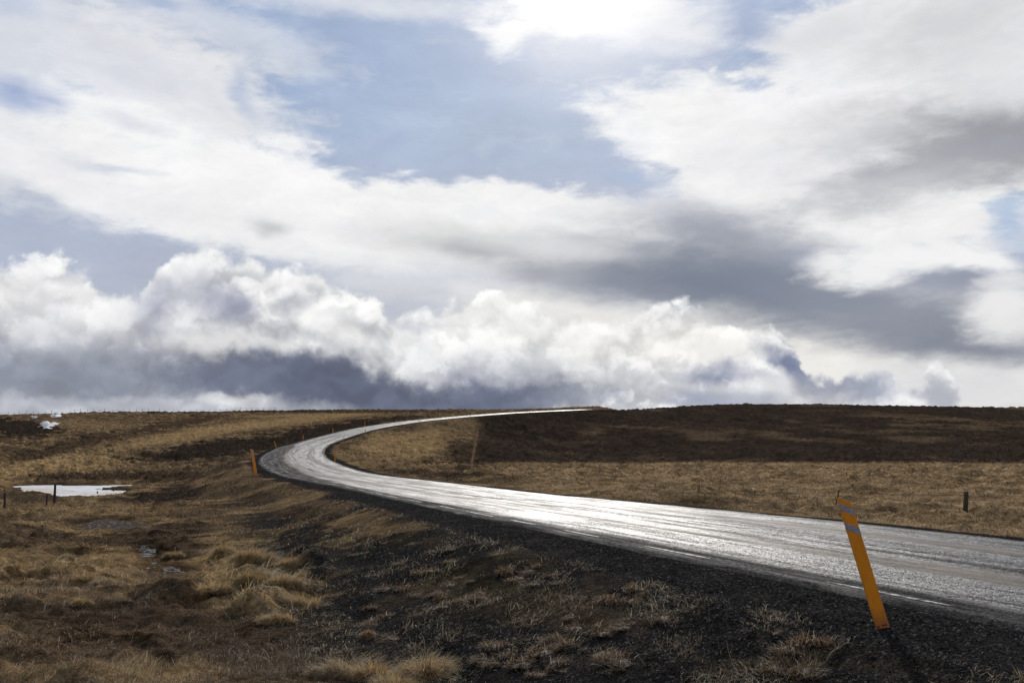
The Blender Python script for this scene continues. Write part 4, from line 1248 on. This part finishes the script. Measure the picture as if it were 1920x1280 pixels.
def build_markers():
    # sun-bleached orange plastic with grime rising from the foot
    m, nt, N, L, b = new_mat('orange_plastic')
    tc = N.new('ShaderNodeTexCoord'); o = tc.outputs['Object']
    sz = N.new('ShaderNodeSeparateXYZ'); L.new(o, sz.inputs[0])
    c = mx(nt, mr(nt, nz(nt, vec_scale(nt, o, (1, 1, .25)), 22, 5, .65), .3, .7), (.64, .265, .003, 1), (.76, .34, .006, 1))
    c = mx(nt, mr(nt, nz(nt, vec_scale(nt, o, (1, 1, .5)), 60, 5, .7), .60, .72, 0, .55), c, (.42, .19, .04, 1))
    c = mx(nt, mr(nt, mth(nt, 'MULTIPLY_ADD', nz(nt, o, 30, 4), .12, sz.outputs[2]), .05, .30, .75, 0), c, (.10, .07, .045, 1))
    c = mx(nt, mr(nt, nz(nt, vec_scale(nt, o, (1, 1, .12)), 130, 3, .6), .63, .70, 0, .6), c, (.33, .16, .05, 1))
    L.new(c, b.inputs['Base Color']); b.inputs['Roughness'].default_value = .55
    L.new(bump(nt, nz(nt, vec_scale(nt, o, (1, 1, .15)), 90, 3), .001, .6), b.inputs['Normal'])
    tr = N.new('ShaderNodeBsdfTranslucent'); tr.inputs[0].default_value = (.75, .26, .005, 1)
    ms = N.new('ShaderNodeMixShader'); ms.inputs[0].default_value = .22
    L.new(b.outputs[0], ms.inputs[1]); L.new(tr.outputs[0], ms.inputs[2]); L.new(ms.outputs[0], N['Material Output'].inputs['Surface'])
    refl = plain('reflective_sheet', (.30, .285, .33), .5, .35, 45, spec=.3)
    black = plain('black_hole', (.012, .011, .010), .9)
    amber = plain('far_orange', (.55, .16, .01), .6)
    W = .105
    stake = stake_mesh('stake', m); b1 = band_mesh('reflector', refl, 1.085, 1.15); b2 = band_mesh('reflector', refl, .90, .965); hole = disc_mesh('bolt_hole', black, .008)
    # photo base, top, facing, label
    posts = [
        (1656, 1178, 1576, 937, 'nearest leaning orange marker post with two grey reflective bands'),
        (480, 892, 470.5, 843, 'leaning orange marker post at the outer edge of the bend, left of the road'),
        (518, 841, 514, 828, 'orange marker post just behind the leaning one at the bend, on the outer verge'),
        (568, 824.5, 568, 815, 'third orange marker post along the outer verge beyond the bend'),
        (624, 812, 624, 803, 'fourth orange marker post along the outer verge beyond the bend'),
        (684, 802, 684, 791, 'dark marker post on the outer verge where the road starts to climb'),
        (628, 868, 628, 848, 'orange marker post standing inside the bend, right of the road'),
        (645, 825, 645, 817, 'thin dark marker post on the inner verge beyond the bend'),
        (685, 812, 685, 804, 'thin marker post on the inner verge of the climbing road'),
        (786, 791, 786, 785.5, 'tiny marker post beside the far road near the hilltop, inner verge'),
        (743, 790, 743, 785, 'tiny marker post on the outer verge of the far climbing road'),
    ]
    for i, (u, v, tu, tv, label) in enumerate(posts):
        x, z = ray(u, v)
        if i == 0:
            X, Y = ground_hit(u, v, 6, 20)
            Z = zat(X, Y)
        else:
            Yc = np.geomspace(30, 330, 3000)
            h, off, *_ = height(x * Yc, Yc, micro=False, full=True)
            d = EYE + z * Yc - h
            k = np.where((d < .02))[0]
            k = k[0] if len(k) else np.abs(d).argmin()
            # stay on the verge
            ok = (np.abs(np.abs(off) - HW - .9) < .8) & (np.abs(d) < .9)
            if ok.any():
                c_ = np.where(ok)[0]; k = c_[np.abs(d[c_]).argmin()]
            Y = Yc[k]; X = x * Y; Z = h[k]
        Hgt = math.hypot(v - tv, u - tu) / F * Y * (.945 if i == 0 else 1.0)
        Hgt = max(.5, min(Hgt, 2.2))
        root = bpy.data.objects.new('marker_post', None); COL.objects.link(root); root.empty_display_size = .1
        lean = math.atan2(tu - u, v - tv) + (math.radians(3.2) if i == 0 else 0)
        root.location = (X, Y, Z); root.rotation_euler = (math.radians(3 if i == 0 else 0), lean, math.radians(-12 if i == 0 else -4))
        sc = Hgt / 1.2
        root.scale = (sc if i == 0 else max(sc, .9) * 1.05, 1, sc)
        tag(root, label, 'marker post', 'orange marker posts along the road')
        ob = link('stake', stake, root)
        if i in (0, 1, 6):
            link('reflector', b1, root); link('reflector', b2, root)
        if i == 0:
            link('bolt_hole', hole, root, loc=(.006, 0, .028)); link('bolt_hole', hole, root, loc=(-.036, 0, .022)); link('bolt_hole', hole, root, loc=(.03, 0, .025))
    return


# ------------------------------------------------------------------ fences
def build_fences():
    wood = plain('weathered_wood', (.070, .058, .047), .95, .45, 25, spec=0); dark = plain('dark_wood', (.040, .033, .028), .9, .3, 40)
    wire = plain('fence_wire', (.05, .045, .04), .9, .2, 20, 0, 0)

    def pole(name, r, h, mat, seed, k=8):
        rr = np.random.default_rng(seed)
        rows = []
        a = np.linspace(0, 2 * math.pi, k, endpoint=False)
        w = 1 + rr.uniform(-.12, .12, k)
        for z in (-.3, 0, h * .35, h * .7, h * .97, h):
            q = r * (1 - .12 * z / h) * (.86 if z == h else 1)
            rows.append(np.stack([np.cos(a) * q * w, np.sin(a) * q * w, np.full(k, z) + (rr.uniform(-.01, .012, k) if z >= h * .97 else 0)], -1))
        V = np.vstack(rows + [np.array([[0, 0, h + .005]])])
        f = quads(6, k, True)[:, ::-1]; f3 = np.vstack([f[:, [0, 1, 2]], f[:, [0, 2, 3]]])
        cap = np.array([(5 * k + i, 5 * k + (i + 1) % k, 6 * k) for i in range(k)])
        return mesh_np(name, V, np.vstack([f3, cap]), mat)

    def fence(label, spots, wires, r_wire, cat='fence'):
        """spots: (x, y, height, radius, tilt x, tilt y, material)"""
        root = bpy.data.objects.new('wire_fence', None); COL.objects.link(root); root.empty_display_size = .2
        x0, y0 = spots[0][:2]; root.location = (x0, y0, zat(x0, y0))
        tag(root, label, cat)
        tops = []
        for i, (x, y, h, r, tx, ty, mt) in enumerate(spots):
            z = zat(x, y)
            link('post', pole('post', r, h, mt, i), root, loc=(x - x0, y - y0, z - root.location.z), rot=(tx, ty, i * 0.0))
            tops.append((x - x0, y - y0, z - root.location.z, h, tx, ty))
        for wh in wires:
            pts = []
            for a, b in zip(tops[:-1], tops[1:]):
                for t in np.linspace(0, 1, 6, endpoint=False):
                    pa = np.array([a[0] + math.sin(a[5]) * a[3] * wh, a[1] - math.sin(a[4]) * a[3] * wh, a[2] + a[3] * wh * math.cos(a[5])])
                    pb = np.array([b[0] + math.sin(b[5]) * b[3] * wh, b[1] - math.sin(b[4]) * b[3] * wh, b[2] + b[3] * wh * math.cos(b[5])])
                    p = pa * (1 - t) + pb * t; p[2] -= .05 * 4 * t * (1 - t)
                    pts.append(p)
            pts.append(pb)
            V, Fc = tube(pts, r_wire, r_wire, 4)
            link('wire', mesh_np('wire', V, Fc, wire), root)
        return root

    def spot(u, v, Y, h, r, tx, ty, mt):
        """the ground point at depth Y on the line of sight of column u"""
        x, _ = ray(u, v)
        return (x * Y, Y, h, r, tx, ty, mt)

    def on(u, v, h_px, r, tx, ty, mt, y0=20, y1=300):
        x, y = ground_hit(u, v, y0, y1)
        return (x, y, h_px / F * y, r, tx, ty, mt)

    # right field: one stout grey post by the road and thin leaning stakes running off toward the bend
    a = on(1810, 961, 40, .085, 0, .10, wood, 24)
    pts = [on(2350, 1000, 48, .06, 0, .05, wood, 20), a]
    for u, v, h in ((1567, 948, 28), (1412, 930, 17), (1308, 924, 15), (1226, 915, 11), (1150, 908, 10), (1080, 903, 8), (1020, 899, 7), (960, 893, 7)):
        pts.append(on(u, v, h, .022, 0, .28, dark, 26))
    fence('sagging wire fence with one stout grey post across the field right of the road', pts, (.55, .85), .004)
    # left bog
    pts = [on(8, 957, 32, .05, 0, 0, dark, 30), on(87, 948, 24, .05, 0, .02, dark, 30), on(102, 945, 37, .075, 0, 0, dark, 30),
           on(182, 931, 10, .06, 0, .05, dark, 40), on(212, 926, 8, .05, 0, .1, dark, 40)]
    fence('old wire fence with a tall dark post in front of the frozen pond', pts, (.8,), .004)
    # skyline, far left
    rr = np.random.default_rng(3)
    pts = []
    for i in range(46):
        u = 4 + i * 11.4 + rr.uniform(-2, 2)
        Y = 425; x, _ = ray(u, 765)
        # stand on the crest
        Yc = np.linspace(330, 520, 60); h = height(x * Yc, Yc, micro=False); k = ((h - EYE) / Yc).argmax()
        pts.append((x * Yc[k], Yc[k], rr.uniform(.8, 1.4), .06, 0, rr.uniform(-.05, .05), dark))
    fence('distant fence of tiny posts along the skyline at far left', pts, (.85,), .012)
    # lone stakes
    for u, v, h, lab in ((1472, 868, 9, 'small lone stake at the foot of the dark hill, far side of the field'), (1315, 870, 6, 'tiny lone stake at the far edge of the field left of the other stake')):
        x, y, hh, r, tx, ty, mt = on(u, v, h, .07, 0, 0, dark, 60)
        tag(link('stake', pole('stake', r, hh, dark, 3), loc=(x, y, zat(x, y))), lab, 'stake')


# ------------------------------------------------------------------ put it together
build_ground()
build_road()
build_water()
build_snow()
GM = build_grass()
build_stones()
build_tussocks(GM)
build_stalks()
build_markers()
build_fences()

saz, sel = azel(1085, -50)
build_world(math.radians(sel), math.radians(saz))
try: SC.world.cycles.sampling_method = 'NONE'
except Exception: pass
sun = bpy.data.lights.new('sun', 'SUN'); sun.energy = 4.2; sun.angle = math.radians(.8); sun.color = (1.0, .95, .89)
so = bpy.data.objects.new('sun', sun); COL.objects.link(so)
import mathutils
dv = mathutils.Vector((math.sin(math.radians(saz)) * math.cos(math.radians(sel)), math.cos(math.radians(saz)) * math.cos(math.radians(sel)), math.sin(math.radians(sel))))
so.rotation_euler = dv.to_track_quat('Z', 'Y').to_euler(); so.location = (0, 0, 50)

cam = bpy.data.cameras.new('camera'); co = bpy.data.objects.new('camera', cam); COL.objects.link(co)
cam.sensor_width = 36; cam.lens = 36 * F / 1920; cam.clip_start = .1; cam.clip_end = 30000
co.location = (0, 0, EYE); co.rotation_euler = (math.pi / 2 + PITCH, 0, 0); SC.camera = co
SC.view_settings.view_transform = 'Standard'; SC.view_settings.look = 'None'; SC.view_settings.exposure = 0
SC.render.engine = 'CYCLES'
cy = SC.cycles
cy.max_bounces = 3; cy.diffuse_bounces = 2; cy.glossy_bounces = 2; cy.transmission_bounces = 1; cy.transparent_max_bounces = 4
cy.use_adaptive_sampling = True; cy.adaptive_threshold = .02; cy.adaptive_min_samples = 6
cy.sample_clamp_indirect = 4
